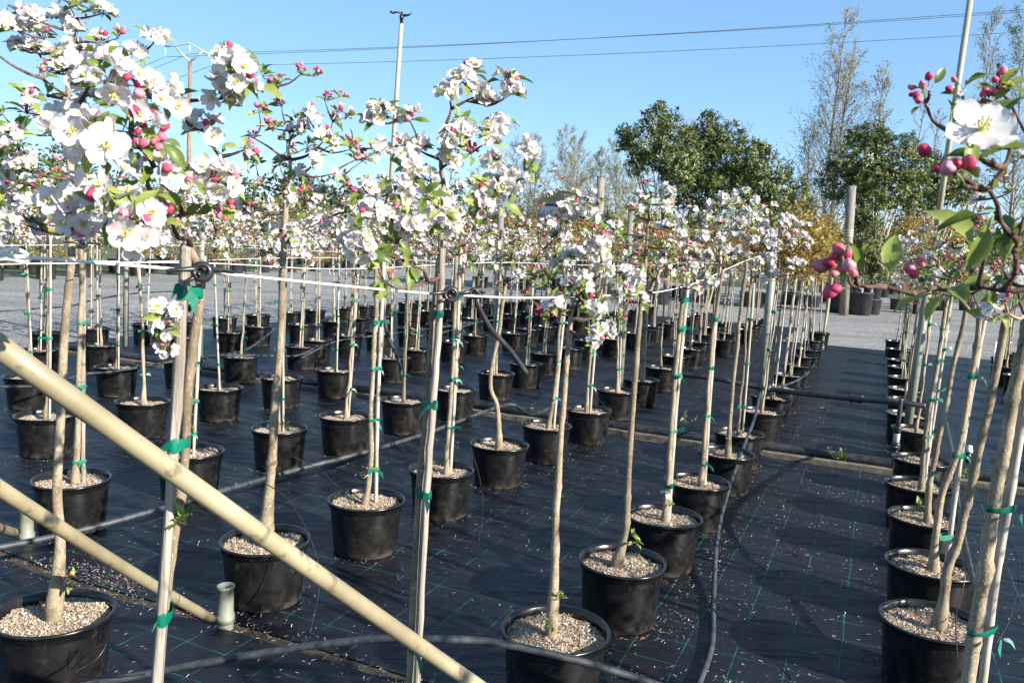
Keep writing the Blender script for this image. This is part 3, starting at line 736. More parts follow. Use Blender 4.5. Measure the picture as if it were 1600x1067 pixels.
# A: closest tree, stake with broad green ties, big blossoms to the left of the picture
yA = 1.50
LEAFK = .66
stA = PX([(291, 385), (286, 470), (268, 760), (245, 1067)], yA)
dA = (stA[-1] - stA[-2]).normalized(); botA = stA[-1] + dA * ((stA[-1].z - .24) / -dA.z)
trA = [p + Vector((.004 + .012 * math.sin(i * 1.7), .034, 0)) for i, p in enumerate(stA)]; trA[0] = px(298, 385, yA + .04)
rootA = (botA.x, botA.y + .04)
tA = TG([(172, 128, 1.05, 'big', 1.15), (150, 115, 1.12, 'big', 1.1), (195, 112, 1.1, 'big', 1.05), (236, 152, 1.12, 'big', 1.1), (258, 155, 1.16, 'big'), (150, 215, .98, 'big', 1.1), (168, 242, .95, 'solo', 1.45), (205, 205, 1.05, 'big', 1.1), (125, 215, 1.02, 'big', 1.1),
         (222, 232, 1.12, 'bud', 1.15), (248, 215, 1.15, 'bud', 1.1), (205, 345, 1.03, 'big', 1.15), (165, 330, 1.1, 'big', 1.1), (228, 362, 1.15, 'big', 1.05), (262, 482, 1.42, 'big', 1.0), (258, 512, 1.43, 'big', .9), (262, 540, 1.44, 'mix', .8),
         (330, 284, 1.28, 'big', 1.05), (300, 280, 1.26, 'big', 1.1), (352, 288, 1.3, 'mix'), (372, 130, 1.28, 'big', 1.1), (352, 140, 1.3, 'big', 1.1), (366, 100, 1.32, 'mix', 1.1), (345, 155, 1.3, 'big'), (322, 205, 1.36, 'big'), (380, 235, 1.4, 'pink'), (250, 345, 1.27, 'bud', 1.1),
         (340, 322, 1.36, 'bud'), (112, 318, 1.12, 'big', 1.1), (130, 345, 1.12, 'big'), (118, 180, 1.15, 'big'), (190, 165, 1.2, 'few', 1.3), (255, 290, 1.3, 'few', 1.25), (345, 245, 1.4, 'few', 1.2), (285, 335, 1.35, 'few', 1.2), (400, 130, 1.3, 'few', 1.25), (235, 300, 1.2, 'few', 1.3), (178, 300, 1.05, 'big', 1.1), (240, 260, 1.2, 'mix', 1.1), (270, 160, 1.3, 'few', 1.2)])
build_tree(rootA, 'nearest apple tree, big white blossoms before the power pole, stake with broad green ties', [Vector((rootA[0], rootA[1], .25))] + trA[::-1], tA, 0, r0=.0115, r1=.0095, scale=.86, tie_h=.023, stake=[botA] + stA[::-1], square=True, stake_r=.0088, ties=(.95, 1.29, 1.575), mulch=1,
           suckers=[(px(285, 815, 1.5), 'leaf')])
LEAFK = .82
# B: second tree on a stake, tall white crown in the middle
yB = 2.2
stB = PX([(692, 388), (682, 560), (668, 760), (652, 1067)], yB)
dB = (stB[-1] - stB[-2]).normalized(); botB = stB[-1] + dB * ((stB[-1].z - .24) / -dB.z)
trB = PX([(687, 390, .03), (672, 560, .03), (655, 770, .03), (640, 1067, .03)], yB)
dd = (trB[-1] - trB[-2]).normalized(); bt = trB[-1] + dd * ((trB[-1].z - .25) / -dd.z)
tB = TG([(722, 128, 2.2, 'open'), (700, 148, 2.18, 'open'), (745, 150, 2.2, 'open'), (758, 165, 2.2, 'open'), (790, 128, 2.2, 'mix'), (798, 148, 2.2, 'open'), (716, 195, 2.15, 'leaf', 1.2), (735, 115, 2.25, 'mix'), (598, 178, 2.1, 'open'), (585, 190, 2.1, 'open'), (640, 188, 2.12, 'mix'), (655, 235, 2.15, 'open'), (643, 262, 2.1, 'open'), (630, 235, 2.1, 'open'),
         (708, 218, 2.1, 'open'), (722, 210, 2.12, 'open'), (700, 250, 2.15, 'open'), (770, 205, 2.2, 'open'), (762, 222, 2.2, 'open'), (782, 195, 2.25, 'mix'), (735, 240, 2.2, 'bud'), (765, 255, 2.1, 'open'), (822, 238, 2.1, 'open', .95), (800, 285, 2.12, 'open', .95), (755, 308, 2.1, 'open'), (768, 296, 2.12, 'open'), (750, 325, 2.1, 'mix'),
         (692, 318, 2.08, 'open'), (675, 345, 2.05, 'open'), (702, 348, 2.08, 'open'), (640, 352, 1.98, 'open'), (612, 338, 2.0, 'open'), (582, 330, 1.95, 'open'), (575, 300, 2.0, 'mix'), (662, 305, 2.0, 'leaf', 1.4), (690, 330, 2.0, 'leaf', 1.2), (600, 440, 1.95, 'leaf', 1.1), (640, 412, 1.95, 'leaf', 1.1), (590, 402, 1.95, 'leaf', 1.1), (565, 392, 1.8, 'open', 1.1), (558, 368, 1.85, 'open'), (820, 265, 2.15, 'leaf'), (780, 315, 2.1, 'leaf', 1.2),
         (665, 280, 2.15, 'open'), (632, 300, 2.1, 'open'), (600, 305, 2.1, 'mix'), (620, 380, 2.0, 'leaf')])
build_tree((bt.x, bt.y + .02), 'tall apple tree with white crown in the picture centre, tied to a weathered split stake', [bt] + trB[::-1], tB, 0, r0=.0125, r1=.0105, leader=PX([(694, 300, .02), (690, 250, 0), (697, 195, 0)], yB), stake=[botB] + stB[::-1], square=True, stake_r=.0085, ties=(.55, 1.0, 1.25, 1.5), mulch=2)

R0 = ROWS['R']; P0 = ROWS['P']; B0 = ROWS['B']; C0 = ROWS['C']
def hero(row, i, label, trunk_px, targets, **kw):
    p = ROWS[row][i]; y = p.y
    tr = [px(a, b, y + (c[0] if c else 0)) for a, b, *c in trunk_px]; tr[0] = Vector((tr[0].x, tr[0].y, POT_H - .04))
    st = kw.pop('stake_px', None)
    if st:
        S = [px(a, b, y + (c[0] if c else 0)) for a, b, *c in st]; S[0] = Vector((S[0].x, S[0].y, POT_H - .06)); kw['stake'] = S
    ld = kw.pop('lead', None)
    if ld: kw['leader'] = [px(a, b, y) for a, b in ld]
    DONE.add((row, i))
    kw.setdefault('extra', (15, 'mix', 'open', 'leaf', 'bud') if row in 'PB' else (12, 'mix', 'bud', 'leaf'))
    sk = [(px(u, v, y - .02), k) for u, v, k in kw.pop('suck', [])]
    return build_tree((p.x, p.y), label, tr, TG([(u, v, dy, *k) for u, v, dy, *k in targets], y), 1, suckers=sk, mulch=len(DONE), **kw)
DONE = set()
hero('B', 0, 'thick smooth-barked apple tree at the left edge, white blossom against the sky', [(82, 950), (92, 860), (88, 760), (97, 600), (108, 440), (112, 380)],
     [(110, 12, 0, 'open'), (125, 5, 0, 'mix'), (160, 22, 0, 'open'), (158, 68, 0, 'mix'), (185, 60, 0, 'pink'), (242, 64, 0, 'open'), (212, 85, 0, 'open'), (117, 50, 0, 'open'), (112, 82, 0, 'open'), (104, 112, 0, 'open'), (20, 46, -.1, 'open'), (46, 28, -.1, 'open'), (55, 48, 0, 'open'), (32, 76, 0, 'open'), (55, 82, 0, 'open'), (85, 92, 0, 'mix'), (68, 60, 0, 'pink'), (4, 40, -.2, 'open'),
      (75, 112, 0, 'mix'), (72, 188, 0, 'open'), (84, 212, 0, 'open'), (42, 252, -.1, 'open'), (30, 262, -.1, 'open'), (74, 150, .1, 'leaf'), (12, 236, -.2, 'pink'), (92, 262, 0, 'pink'), (122, 292, -.1, 'open'), (62, 292, 0, 'pink'), (30, 318, .1, 'open'), (52, 320, 0, 'open'), (82, 326, 0, 'open'), (10, 295, 0, 'open'), (40, 205, .1, 'leaf'), (130, 85, .1, 'mix'), (140, 150, .2, 'open'), (95, 30, .1, 'open'), (20, 345, 0, 'open'), (140, 320, .1, 'mix'), (60, 350, .1, 'open'), (5, 180, .1, 'leaf')],
     r0=.022, r1=.016, scale=1.2, extra=(9, 'open', 'mix', 'pink'), lead=[(108, 280), (106, 150), (116, 30)], suck=[(108, 908, 'bud')])
hero('B', 1, 'apple tree with pink buds on spreading dark limbs, trunk thick and leaning', [(413, 815), (424, 740), (430, 640), (440, 500), (447, 330)],
     [(470, 116, 0, 'bud'), (492, 120, 0, 'pink'), (530, 152, 0, 'bud'), (507, 156, 0, 'bud'), (428, 136, 0, 'bud'), (440, 166, 0, 'bud'), (405, 176, 0, 'bud'), (462, 192, .1, 'bud'), (396, 216, 0, 'bud'), (420, 200, -.1, 'bud'), (556, 250, 0, 'bud'), (582, 240, 0, 'mix'), (592, 232, .1, 'open'), (572, 290, 0, 'bud'), (520, 272, -.1, 'pink'), (472, 272, -.1, 'pink'), (452, 308, -.2, 'mix'), (410, 290, 0, 'pink'), (400, 258, .1, 'bud'), (482, 330, .1, 'mix'), (540, 320, .1, 'mix'), (425, 350, 0, 'mix'), (462, 365, -.1, 'open'), (465, 385, -.1, 'open'), (486, 175, .1, 'bud'), (520, 190, 0, 'bud'), (448, 220, .1, 'bud'), (385, 320, .1, 'mix'), (505, 345, 0, 'mix'), (560, 320, -.1, 'mix'), (410, 120, 0, 'leaf'), (540, 225, .1, 'bud'), (380, 280, .15, 'pink')],
     r0=.026, r1=.016, scale=1.25, extra=(24, 'bud', 'pink', 'pink', 'mix'), lead=[(451, 285), (455, 250)], suck=[(443, 668, 'leaf')])
hero('P', 0, 'front apple tree with bare knobbly trunk, no stake, pot by the black hose', [(862, 972), (868, 850), (872, 740), (884, 590), (889, 515)],
     [(948, 514, -.1, 'open'), (935, 520, -.1, 'mix'), (990, 435, -.05, 'open'), (975, 425, 0, 'open'), (978, 470, 0, 'pink'), (905, 438, -.15, 'open'), (915, 445, -.15, 'mix'), (900, 402, -.1, 'open'), (872, 408, 0, 'mix'), (942, 402, 0, 'open'), (945, 380, 0, 'mix'), (850, 486, 0, 'bud'), (872, 488, -.1, 'bud'), (962, 495, 0, 'bud'), (1000, 472, 0, 'mix'), (830, 458, 0, 'bud'), (862, 352, .1, 'mix'), (922, 345, 0, 'open'), (895, 325, 0, 'open'), (880, 332, .1, 'open'), (928, 322, .1, 'mix'), (842, 440, 0, 'leaf'), (955, 440, .1, 'leaf'), (915, 475, -.1, 'leaf'), (866, 440, .1, 'pink'), (885, 460, 0, 'bud'), (838, 405, .1, 'bud'), (930, 465, .1, 'bud')],
     r0=.0175, r1=.0125, lead=[(893, 480), (900, 440)], suck=[(872, 935, 'leaf'), (862, 975, 'leaf')])
hero('P', 1, 'second apple tree of the row left of the aisle, crooked base with green shoots', [(962, 870), (978, 822), (984, 720), (996, 560), (1002, 470)],
     [(1000, 312, 0, 'mix'), (1042, 300, 0, 'open'), (984, 330, 0, 'bud'), (962, 358, 0, 'open'), (945, 345, .1, 'mix'), (1060, 350, 0, 'mix'), (1030, 374, 0, 'bud'), (1000, 400, 0, 'pink'), (970, 372, -.1, 'leaf'), (1052, 398, 0, 'leaf'), (1072, 388, 0, 'pink'), (1020, 440, 0, 'pink'), (1045, 430, 0, 'bud'), (1015, 345, .1, 'leaf'), (985, 450, -.1, 'mix'), (1030, 320, .1, 'leaf'), (1065, 430, .1, 'mix'), (968, 410, .1, 'leaf'), (1010, 290, .1, 'bud')],
     r0=.021, r1=.015, lead=[(1010, 400), (1014, 345)], suck=[(985, 835, 'leaf'), (990, 845, 'leaf')])
hero('B', 2, 'apple tree with a pink-flowered shoot at its base, tied to a cane', [(570, 768), (578, 740), (580, 640), (586, 500), (588, 420)],
     random_px := [(560, 300, .2, 'mix'), (600, 280, .2, 'mix'), (570, 250, .1, 'bud'), (620, 300, .2, 'open'), (540, 340, .1, 'mix'), (610, 330, .2, 'open'), (600, 370, .1, 'mix'), (560, 360, .1, 'bud'), (580, 320, .1, 'mix'), (630, 345, .2, 'mix'), (610, 400, .1, 'leaf'), (560, 400, .1, 'bud'), (595, 235, .2, 'mix'), (540, 285, .2, 'open')],
     r0=.017, r1=.012, stake_px=[(588, 772, .03), (590, 640, .03), (600, 400, .03)], stake_r=.011, ties=(.45, .72, 1.0, 1.25), suck=[(572, 745, 'pink'), (578, 735, 'bud')])
hero('B', 3, 'apple tree just behind the weathered split stake of the tall central tree', [(698, 728), (700, 680), (708, 560), (713, 400)],
     [(735, 320, 0, 'bud'), (720, 350, 0, 'mix'), (745, 380, 0, 'leaf'), (700, 300, .1, 'mix'), (760, 350, 0, 'bud'), (735, 410, 0, 'leaf'), (690, 380, 0, 'mix'), (680, 330, .1, 'bud'), (740, 290, .1, 'bud'), (765, 385, .1, 'mix'), (705, 270, .1, 'bud'), (720, 385, -.1, 'bud')],
     r0=.018, r1=.012, stake_px=[(704, 728, .03), (712, 580, .03), (720, 390, .03)], ties=(.55, .85, 1.1, 1.35))
hero('B', 4, 'apple tree with crooked trunk and mostly green leaves beside a grey pole', [(780, 690), (778, 640), (766, 600), (776, 540), (790, 440)],
     [(760, 385, 0, 'leaf'), (780, 370, 0, 'leaf'), (800, 360, 0, 'leaf'), (815, 380, 0, 'leaf'), (835, 395, 0, 'leaf'), (745, 410, 0, 'leaf'), (770, 420, -.1, 'leaf'), (800, 415, -.1, 'leaf'), (825, 425, 0, 'leaf'), (790, 395, -.1, 'leaf'), (800, 345, .1, 'pink'), (765, 350, .1, 'bud'), (830, 365, .1, 'leaf'), (755, 382, .2, 'open'), (815, 440, .1, 'leaf'), (780, 440, .1, 'bud')],
     r0=.021, r1=.013)
hero('B', 5, 'apple tree with many red buds above the white cord, cane close to trunk', [(857, 655), (868, 600), (874, 520), (885, 440)],
     [(868, 270, 0, 'pink'), (880, 280, 0, 'bud'), (850, 290, 0, 'bud'), (860, 310, 0, 'bud'), (845, 325, 0, 'bud'), (895, 300, 0, 'mix'), (915, 310, 0, 'open'), (900, 330, 0, 'mix'), (865, 350, 0, 'mix'), (850, 370, 0, 'bud'), (880, 370, .1, 'bud'), (905, 360, .1, 'leaf'), (930, 330, .1, 'mix'), (835, 350, .1, 'bud'), (870, 395, 0, 'leaf'), (900, 385, 0, 'bud'), (925, 300, 0, 'open'), (940, 315, 0, 'bud')],
     r0=.018, r1=.012, stake_px=[(866, 652, .03), (872, 590, .03), (888, 420, .03)], ties=(.5, .8, 1.1, 1.3))
hero('P', 2, 'third apple tree of the row left of the aisle, pale blossom shoot in its pot', [(1040, 800), (1046, 720), (1054, 600), (1068, 450)],
     [(1060, 360, 0, 'bud'), (1080, 330, 0, 'mix'), (1100, 340, 0, 'open'), (1095, 370, 0, 'open'), (1050, 390, 0, 'mix'), (1075, 410, 0, 'pink'), (1100, 430, 0, 'open'), (1110, 440, -.1, 'open'), (1090, 450, -.1, 'mix'), (1040, 420, 0, 'bud'), (1060, 430, 0, 'leaf'), (1085, 390, .1, 'bud'), (1035, 355, .1, 'mix'), (1070, 300, .1, 'leaf'), (1105, 400, .1, 'open'), (1030, 390, .1, 'leaf')],
     r0=.018, r1=.013, stake_px=[(1046, 800, .03), (1056, 640, .03), (1076, 430, .03)], ties=(.45, .75, 1.05, 1.3, 1.45), suck=[(1040, 775, 'mix'), (1045, 790, 'leaf')])
hero('P', 3, 'fourth apple tree of the row left of the aisle, dark slim cane, white cap', [(1096, 745), (1104, 640), (1115, 520), (1130, 420)],
     [(1110, 320, 0, 'open'), (1130, 310, 0, 'open'), (1150, 315, 0, 'open'), (1120, 345, 0, 'open'), (1140, 340, 0, 'mix'), (1105, 370, 0, 'mix'), (1125, 375, 0, 'open'), (1160, 350, 0, 'mix'), (1095, 345, .1, 'bud'), (1110, 400, 0, 'open'), (1145, 370, 0, 'open'), (1130, 395, 0, 'leaf'), (1165, 330, .1, 'open')],
     r0=.016, r1=.011, stake_px=[(1102, 745, .03), (1108, 640, .03), (1126, 400, .03)], ties=(.4, .7, 1.0, 1.3))
hero('P', 4, 'fifth apple tree of the row left of the aisle, bright white rounded crown', [(1138, 697), (1146, 600), (1156, 500), (1166, 410)],
     [(1150, 305, 0, 'open'), (1165, 300, 0, 'open'), (1180, 315, 0, 'open'), (1170, 335, 0, 'open'), (1150, 345, 0, 'mix'), (1185, 345, 0, 'open'), (1160, 370, 0, 'open'), (1140, 370, 0, 'open'), (1178, 375, 0, 'open'), (1155, 390, 0, 'open'), (1135, 340, .1, 'mix'), (1195, 330, 0, 'mix'), (1185, 365, .1, 'bud')],
     r0=.018, r1=.013, suck=[(1140, 690, 'leaf')])
hero('B', 6, 'apple tree with cane near the large white flower below the cord', [(917, 632), (922, 560), (930, 480), (938, 430)],
     random_px2 := [(920, 370, 0, 'mix'), (940, 350, 0, 'open'), (960, 340, 0, 'bud'), (935, 390, 0, 'bud'), (955, 380, 0, 'leaf'), (975, 395, 0, 'mix'), (915, 400, 0, 'leaf'), (950, 410, -.1, 'bud'), (965, 365, .1, 'mix'), (930, 330, .1, 'bud')],
     r0=.016, r1=.011, stake_px=[(923, 632, .03), (930, 540, .03), (946, 400, .03)], ties=(.5, .8, 1.1))
hero('C', 0, 'apple tree behind the sloping cream pipes at far left, slim split stake', [(117, 738), (121, 640), (126, 500), (128, 390)],
     [(90, 330, 0, 'mix'), (110, 300, .1, 'open'), (140, 300, .1, 'mix'), (150, 350, 0, 'open'), (100, 360, 0, 'bud'), (130, 280, .1, 'bud'), (160, 320, .1, 'open'), (80, 290, .1, 'open'), (120, 345, -.1, 'open'), (175, 350, 0, 'mix'), (95, 270, .1, 'open')],
     r0=.019, r1=.014, stake_px=[(130, 742, .03), (130, 600, .03), (132, 370, .03)], square=True, stake_r=.010, ties=(.38, .8, 1.15))
hero('C', 1, 'apple tree with leafy side shoots hidden behind the nearest stake', [(290, 690), (296, 640), (304, 560), (312, 420)],
     [(330, 340, 0, 'mix'), (300, 320, .1, 'open'), (350, 350, 0, 'open'), (320, 300, .1, 'mix'), (280, 350, 0, 'bud'), (360, 310, .1, 'bud'), (345, 380, 0, 'mix'), (310, 270, .1, 'open'), (375, 340, .1, 'open')],
     r0=.018, r1=.012, stake_px=[(302, 690, .03), (310, 560, .03), (320, 400, .03)], ties=(.4, .6, .85, 1.1), suck=[(297, 630, 'leaf'), (295, 650, 'leaf'), (298, 670, 'leaf')])
# R row: leaning trunks at the right
hero('R', 0, 'thick mossy leaning apple tree in the front pot right of the aisle', [(1466, 970), (1483, 893), (1504, 813), (1531, 700), (1560, 555), (1573, 490)],
     [(1560, 420, 0, 'bud'), (1590, 400, 0, 'bud'), (1540, 440, 0, 'mix'), (1610, 440, 0, 'pink'), (1520, 400, 0, 'leaf'), (1570, 350, 0, 'bud'), (1600, 330, 0, 'bud'), (1530, 350, .1, 'bud'), (1550, 460, -.1, 'mix'), (1500, 420, .1, 'bud'), (1580, 300, .1, 'bud'), (1620, 380, 0, 'leaf'), (1560, 270, .1, 'bud'), (1590, 250, .1, 'mix')],
     r0=.021, r1=.0165)
hero('R', 1, 'second apple tree right of the aisle, dark trunk with silvery cane', [(1458, 890), (1462, 838), (1473, 769), (1498, 700), (1524, 550), (1530, 498)],
     [(1500, 440, 0, 'bud'), (1525, 420, 0, 'mix'), (1550, 440, 0, 'bud'), (1480, 420, 0, 'leaf'), (1510, 380, 0, 'bud'), (1540, 370, 0, 'leaf'), (1470, 460, 0, 'bud'), (1560, 400, 0, 'bud'), (1490, 360, .1, 'bud'), (1530, 330, .1, 'bud'), (1455, 430, .1, 'leaf'), (1520, 460, -.1, 'leaf')],
     r0=.020, r1=.014, stake_px=[(1478, 888, .03), (1503, 700, .03), (1543, 470, .03)], stake_r=.012, ties=(.42, .82, 1.2))
hero('R', 2, 'third apple tree right of the aisle, swollen trunk foot and weeds in pot', [(1452, 800), (1450, 778), (1463, 705), (1485, 600), (1509, 485)],
     [(1480, 400, 0, 'bud'), (1500, 420, 0, 'mix'), (1520, 400, 0, 'bud'), (1470, 430, 0, 'leaf'), (1490, 370, 0, 'bud'), (1515, 360, .1, 'leaf'), (1450, 400, .1, 'mix'), (1460, 370, .1, 'bud'), (1530, 440, 0, 'bud'), (1440, 430, 0, 'leaf')],
     r0=.021, r1=.014, suck=[(1435, 790, 'leaf')])
hero('R', 3, 'fourth apple tree right of the aisle with green ribbon ties low down', [(1440, 750), (1445, 700), (1452, 640), (1478, 480)],
     [(1450, 380, 0, 'bud'), (1470, 400, 0, 'mix'), (1490, 390, 0, 'leaf'), (1440, 410, 0, 'bud'), (1460, 360, 0, 'bud'), (1430, 380, .1, 'open'), (1480, 430, 0, 'bud'), (1425, 400, .1, 'bud'), (1500, 430, .1, 'leaf')],
     r0=.017, r1=.012, stake_px=[(1447, 745, .03), (1456, 640, .03), (1484, 440, .03)], ties=(.35, .6, .85, 1.1, 1.3))
hero('R', 4, 'fifth apple tree right of the aisle, slightly bent trunk', [(1443, 712), (1450, 660), (1468, 560), (1488, 460)],
     [(1440, 390, 0, 'bud'), (1460, 370, 0, 'mix'), (1480, 380, 0, 'bud'), (1430, 370, 0, 'leaf'), (1450, 350, 0, 'bud'), (1470, 410, 0, 'bud'), (1420, 400, .1, 'mix'), (1495, 400, 0, 'leaf')],
     r0=.017, r1=.012, stake_px=[(1450, 712, .03), (1470, 580, .03), (1492, 430, .03)], ties=(.5, .8, 1.1))
# nearest tree right of the aisle: its pot is below the frame
yD = 2.35
trD = PX([(1512, 1067), (1536, 900), (1562, 740), (1590, 600), (1606, 500)], yD)
dd = (trD[0] - trD[1]).normalized(); bD = trD[0] + dd * ((trD[0].z - .25) / -dd.z)
stD = PX([(1535, 1067, .06), (1556, 900, .05), (1580, 760, .04), (1612, 560, .03)], yD); dd = (stD[0] - stD[1]).normalized(); bS = stD[0] + dd * ((stD[0].z - .25) / -dd.z)
build_tree((bD.x, bD.y), 'thickest leaning trunk at the right edge, green ties to a cane', [bD] + trD, TG([(1590, 440, 2.3, 'mix'), (1620, 420, 2.3, 'bud'), (1650, 400, 2.3, 'open'), (1640, 350, 2.4, 'bud'), (1600, 380, 2.4, 'bud'), (1570, 470, 2.2, 'pink'), (1550, 485, 2.2, 'mix'), (1680, 380, 2.3, 'bud'), (1610, 330, 2.5, 'leaf'), (1660, 330, 2.4, 'bud'), (1585, 400, 2.3, 'leaf')]), 1,
           r0=.0245, r1=.019, stake=[bS] + stD, stake_r=.013, ties=(.42, .62, 1.0), mulch=3)
# the branch with the big blossom hangs in from a tree outside the right edge
xE = sn(.95, .42)
topE = Vector((xE.x + .06, xE.y - .02, 1.42))
tE = TG([(1720, 540, .73, 'none'), (1650, 490, .70, 'none'), (1612, 452, .68, 'none'), (1585, 395, .66, 'none'), (1560, 340, .64, 'none'), (1530, 448, .69, 'none'), (1430, 458, .69, 'none'), (1552, 250, .60, 'face', 1.0), (1580, 228, .62, 'face', .8), (1522, 238, .615, 'solo', .75), (1490, 270, .60, 'buds', .85), (1502, 290, .60, 'buds', .75), (1452, 142, 1.0, 'buds', .75), (1446, 160, 1.0, 'buds', .6), (1505, 150, 1.0, 'buds', .7), (1512, 165, 1.0, 'solo', .55), (1560, 140, .95, 'bud', .7), (1578, 160, .95, 'buds', .75), (1545, 168, .95, 'bud', .6), (1482, 205, 1.0, 'few', .7), (1326, 438, .68, 'buds', .85), (1338, 428, .68, 'buds', .8), (1340, 446, .69, 'buds', .7), (1440, 436, .70, 'buds', .55), (1384, 448, .69, 'leafup', 1.0), (1555, 330, .66, 'few', 1.2), (1590, 375, .66, 'few', 1.3), (1540, 400, .68, 'few', 1.1), (1568, 425, .7, 'few', 1.0), (1545, 295, .62, 'few', 1.1), (1480, 452, .72, 'few', .9), (1600, 340, .68, 'few', 1.2), (1560, 115, .95, 'few', .7)])
build_tree((xE.x, xE.y), 'very close apple tree at the right edge, one big open blossom over pink buds', [xE + Vector((0, 0, .25)), xE + Vector((.02, 0, .8)), topE], tE, 0, r0=.022, r1=.0068, mulch=0, gnarl=.02)

# ------------------------------------------------------------------ far trees: prototypes whose meshes the copies share
def far_variant(seed, look, ht):
    rng.seed(seed)
    base = Vector((0, 0, POT_H - .04)); lean = Vector((rng.uniform(-.05, .05), rng.uniform(-.05, .05), 0))
    top = Vector((lean.x, lean.y, ht)); mid = base.lerp(top, .5) + Vector((rng.uniform(-.02, .02), rng.uniform(-.02, .02), 0))
    maple = look == 'amber'
    tr = trunk_MB([base, mid, top], .014 if not maple else .012, .0095, 7, .004, 4)
    T = random_targets(top, 44, .38, .37, MIXES.get(look, MIXES['green']))
    br = MB()
    for pts, dep in skeleton(top, [top, top + Vector((0, 0, .12)), top + Vector((.01, 0, .25))], T, .04):
        br.tube(pts, [.0055 if dep == 0 else .004] + [.003] * (len(pts) - 2) + [.002], 'branch', 4)
    br.tube([top, top + Vector((0, 0, .14)), top + Vector((.01, 0, .28))], [.009, .007, .004], 'branch', 6)
    bl, fo = MB(), MB()
    for p, kind in T:
        ax = (p - top - Vector((0, 0, .1))).normalized() + Vector((0, 0, .5)) + rdir() * .4
        if maple:
            for _ in range(46):
                q = p + rdir() * rng.uniform(.01, .15)
                fo.tpl([(V, F, 'maple') for V, F, m in SIMPLE_LEAF[rng.randrange(3)]], frame(q, rdir() + Vector((0, 0, .25)) + sv * .5, rng.uniform(0, 6), rng.uniform(.9, 1.4)))
            continue
        for typ, mx in cluster(p, ax, kind, 1.05):
            if typ == 'flower': bl.tpl(FFAR[rng.randrange(4)], mx)
            elif typ == 'bud': bl.tpl(SIMPLE_BUD[rng.randrange(3)], mx)
            else: fo.tpl(SIMPLE_LEAF[rng.randrange(3)], mx)
    sp = [base + Vector((.03, .012, 0)), top.lerp(base, .5) + Vector((.028, .01, 0)), top + Vector((.022, .008, rng.uniform(-.05, .1)))]
    st = stake_MB(sp, .0085, 'cane', False)
    ties = []
    for z in ([.5, .85, 1.2] if not maple else []):
        f = (z - base.z) / (ht - base.z); c = base.lerp(top, f) + Vector((.014, .006, 0))
        ties.append(tie_MB(c, Vector((.03, .012, 0)), (.03, .016), .02).mesh('tie'))
    return dict(trunk=tr.mesh('trunk'), branches=br.mesh('branches'), blossom=bl.mesh('blossom') if bl.n else None, foliage=fo.mesh('foliage'), stake=st.mesh('stake'), ties=ties)
VAR = {}
for look, k in (('white', 3), ('pink', 3), ('even', 4), ('green', 2), ('amber', 3)):
    VAR[look] = [far_variant(100 + 10 * len(look) + i * 7 + ord(look[0]), look, {'amber': 1.5}.get(look, 1.38) + .05 * i) for i in range(k)]
rng.seed(11)
def far_tree(p, label, look, cat='tree'):
    v = VAR[look][rng.randrange(len(VAR[look]))]
    root = empty('apple_tree' if look != 'amber' else 'maple_tree', (p.x, p.y, .008), label, cat, GROUP if look != 'amber' else 'young amber-leaved standards in pots', rng.uniform(0, 6.28))
    link('pot', POTS_[rng.randrange(5)], root); link('mulch', MULCH_FAR[rng.randrange(2)], root, None, 'stuff')
    link('trunk', v['trunk'], root); link('branches', v['branches'], root, None, 'stuff'); link('stake', v['stake'], root)
    for t in v['ties']: link('tie', t, root)
    if v['blossom']: link('blossom', v['blossom'], root, None, 'stuff')
    link('foliage', v['foliage'], root, None, 'stuff')
    return root
PREF = {'P': ['white', 'even', 'amber'], 'R': ['pink', 'green', 'pink', 'even'], 'S': ['pink', 'green', 'even'], 'B': ['even', 'pink', 'green'], 'C': ['even', 'pink', 'pink'], 'E': ['white', 'even', 'pink'], 'F': ['white', 'pink', 'even'], 'G': ['white', 'even'], 'H': ['even', 'white', 'green']}
NF = {}
for row, L in ROWS.items():
    for i, p in enumerate(L):
        if (row, i) in DONE: continue
        look = PREF[row][rng.randrange(len(PREF[row]))]
        if row == 'P': look = 'white' if i < 7 else 'amber'
        elif row in 'BCE' and to_sn(p)[0] > 13.5 and rng.random() < .8: look = 'amber'
        elif look == 'amber': look = 'even'
        if row == 'R' and i > 9: look = 'green'
        what = 'apple tree ' + LOOK[look] if look != 'amber' else 'amber-leaved young tree'
        far_tree(p, f'potted {what}, {ORD[i]} from front, {ROWTXT[row]}', look)

# ------------------------------------------------------------------ poles, braces, cords
def pole(name, base, top, r, m, label, cat, cap=True, group=None, extra=None):
    root = empty(name, base, label, cat, group); d = Vector(top) - Vector(base)
    b = MB(); b.tube([Vector((0, 0, -.05)), d * .5, d], r, m, 16); link('tube', b.mesh('tube'), root)
    if cap:
        c = MB(); c.tube([d * .999, d + d.normalized() * .012], [r * 1.08, r * 1.0], m, 16); link('cap', c.mesh('cap'), root)
    return root
PG = 'grey-green poles holding the cords'
def lean_top(u0, v0, u1, v1):
    b = at(u0, v0, 0); return b, px(u1, v1, b.y)
for (k, args, txt) in ((0, (1185, 668, 1212, 358), 'thick grey-green pole in the row left of the aisle, front of amber trees'), (1, (965, 645, 987, 322), 'grey-green pole in the second row, behind the front tree with bare trunk'), (2, (770, 622, 783, 338), 'grey-green pole in the third row beside the crooked green tree')):
    b, t = lean_top(*args); pole('support_pole', b, t, .041 if k == 0 else .034, 'pole', txt, 'pole', group=PG)
for row, txt in (('F', 'grey-green pole in the fifth row behind the thick leaning trunk'), ('G', 'grey-green pole in the sixth row, left of the leaning trunk'), ('H', 'grey-green pole in the seventh row at the edge of the gravel')):
    b = sn(8.2, ROWN[row]); pole('support_pole', b, b + Vector((.02, 0, 1.95)), .036, 'pole', txt, 'pole', group=PG)
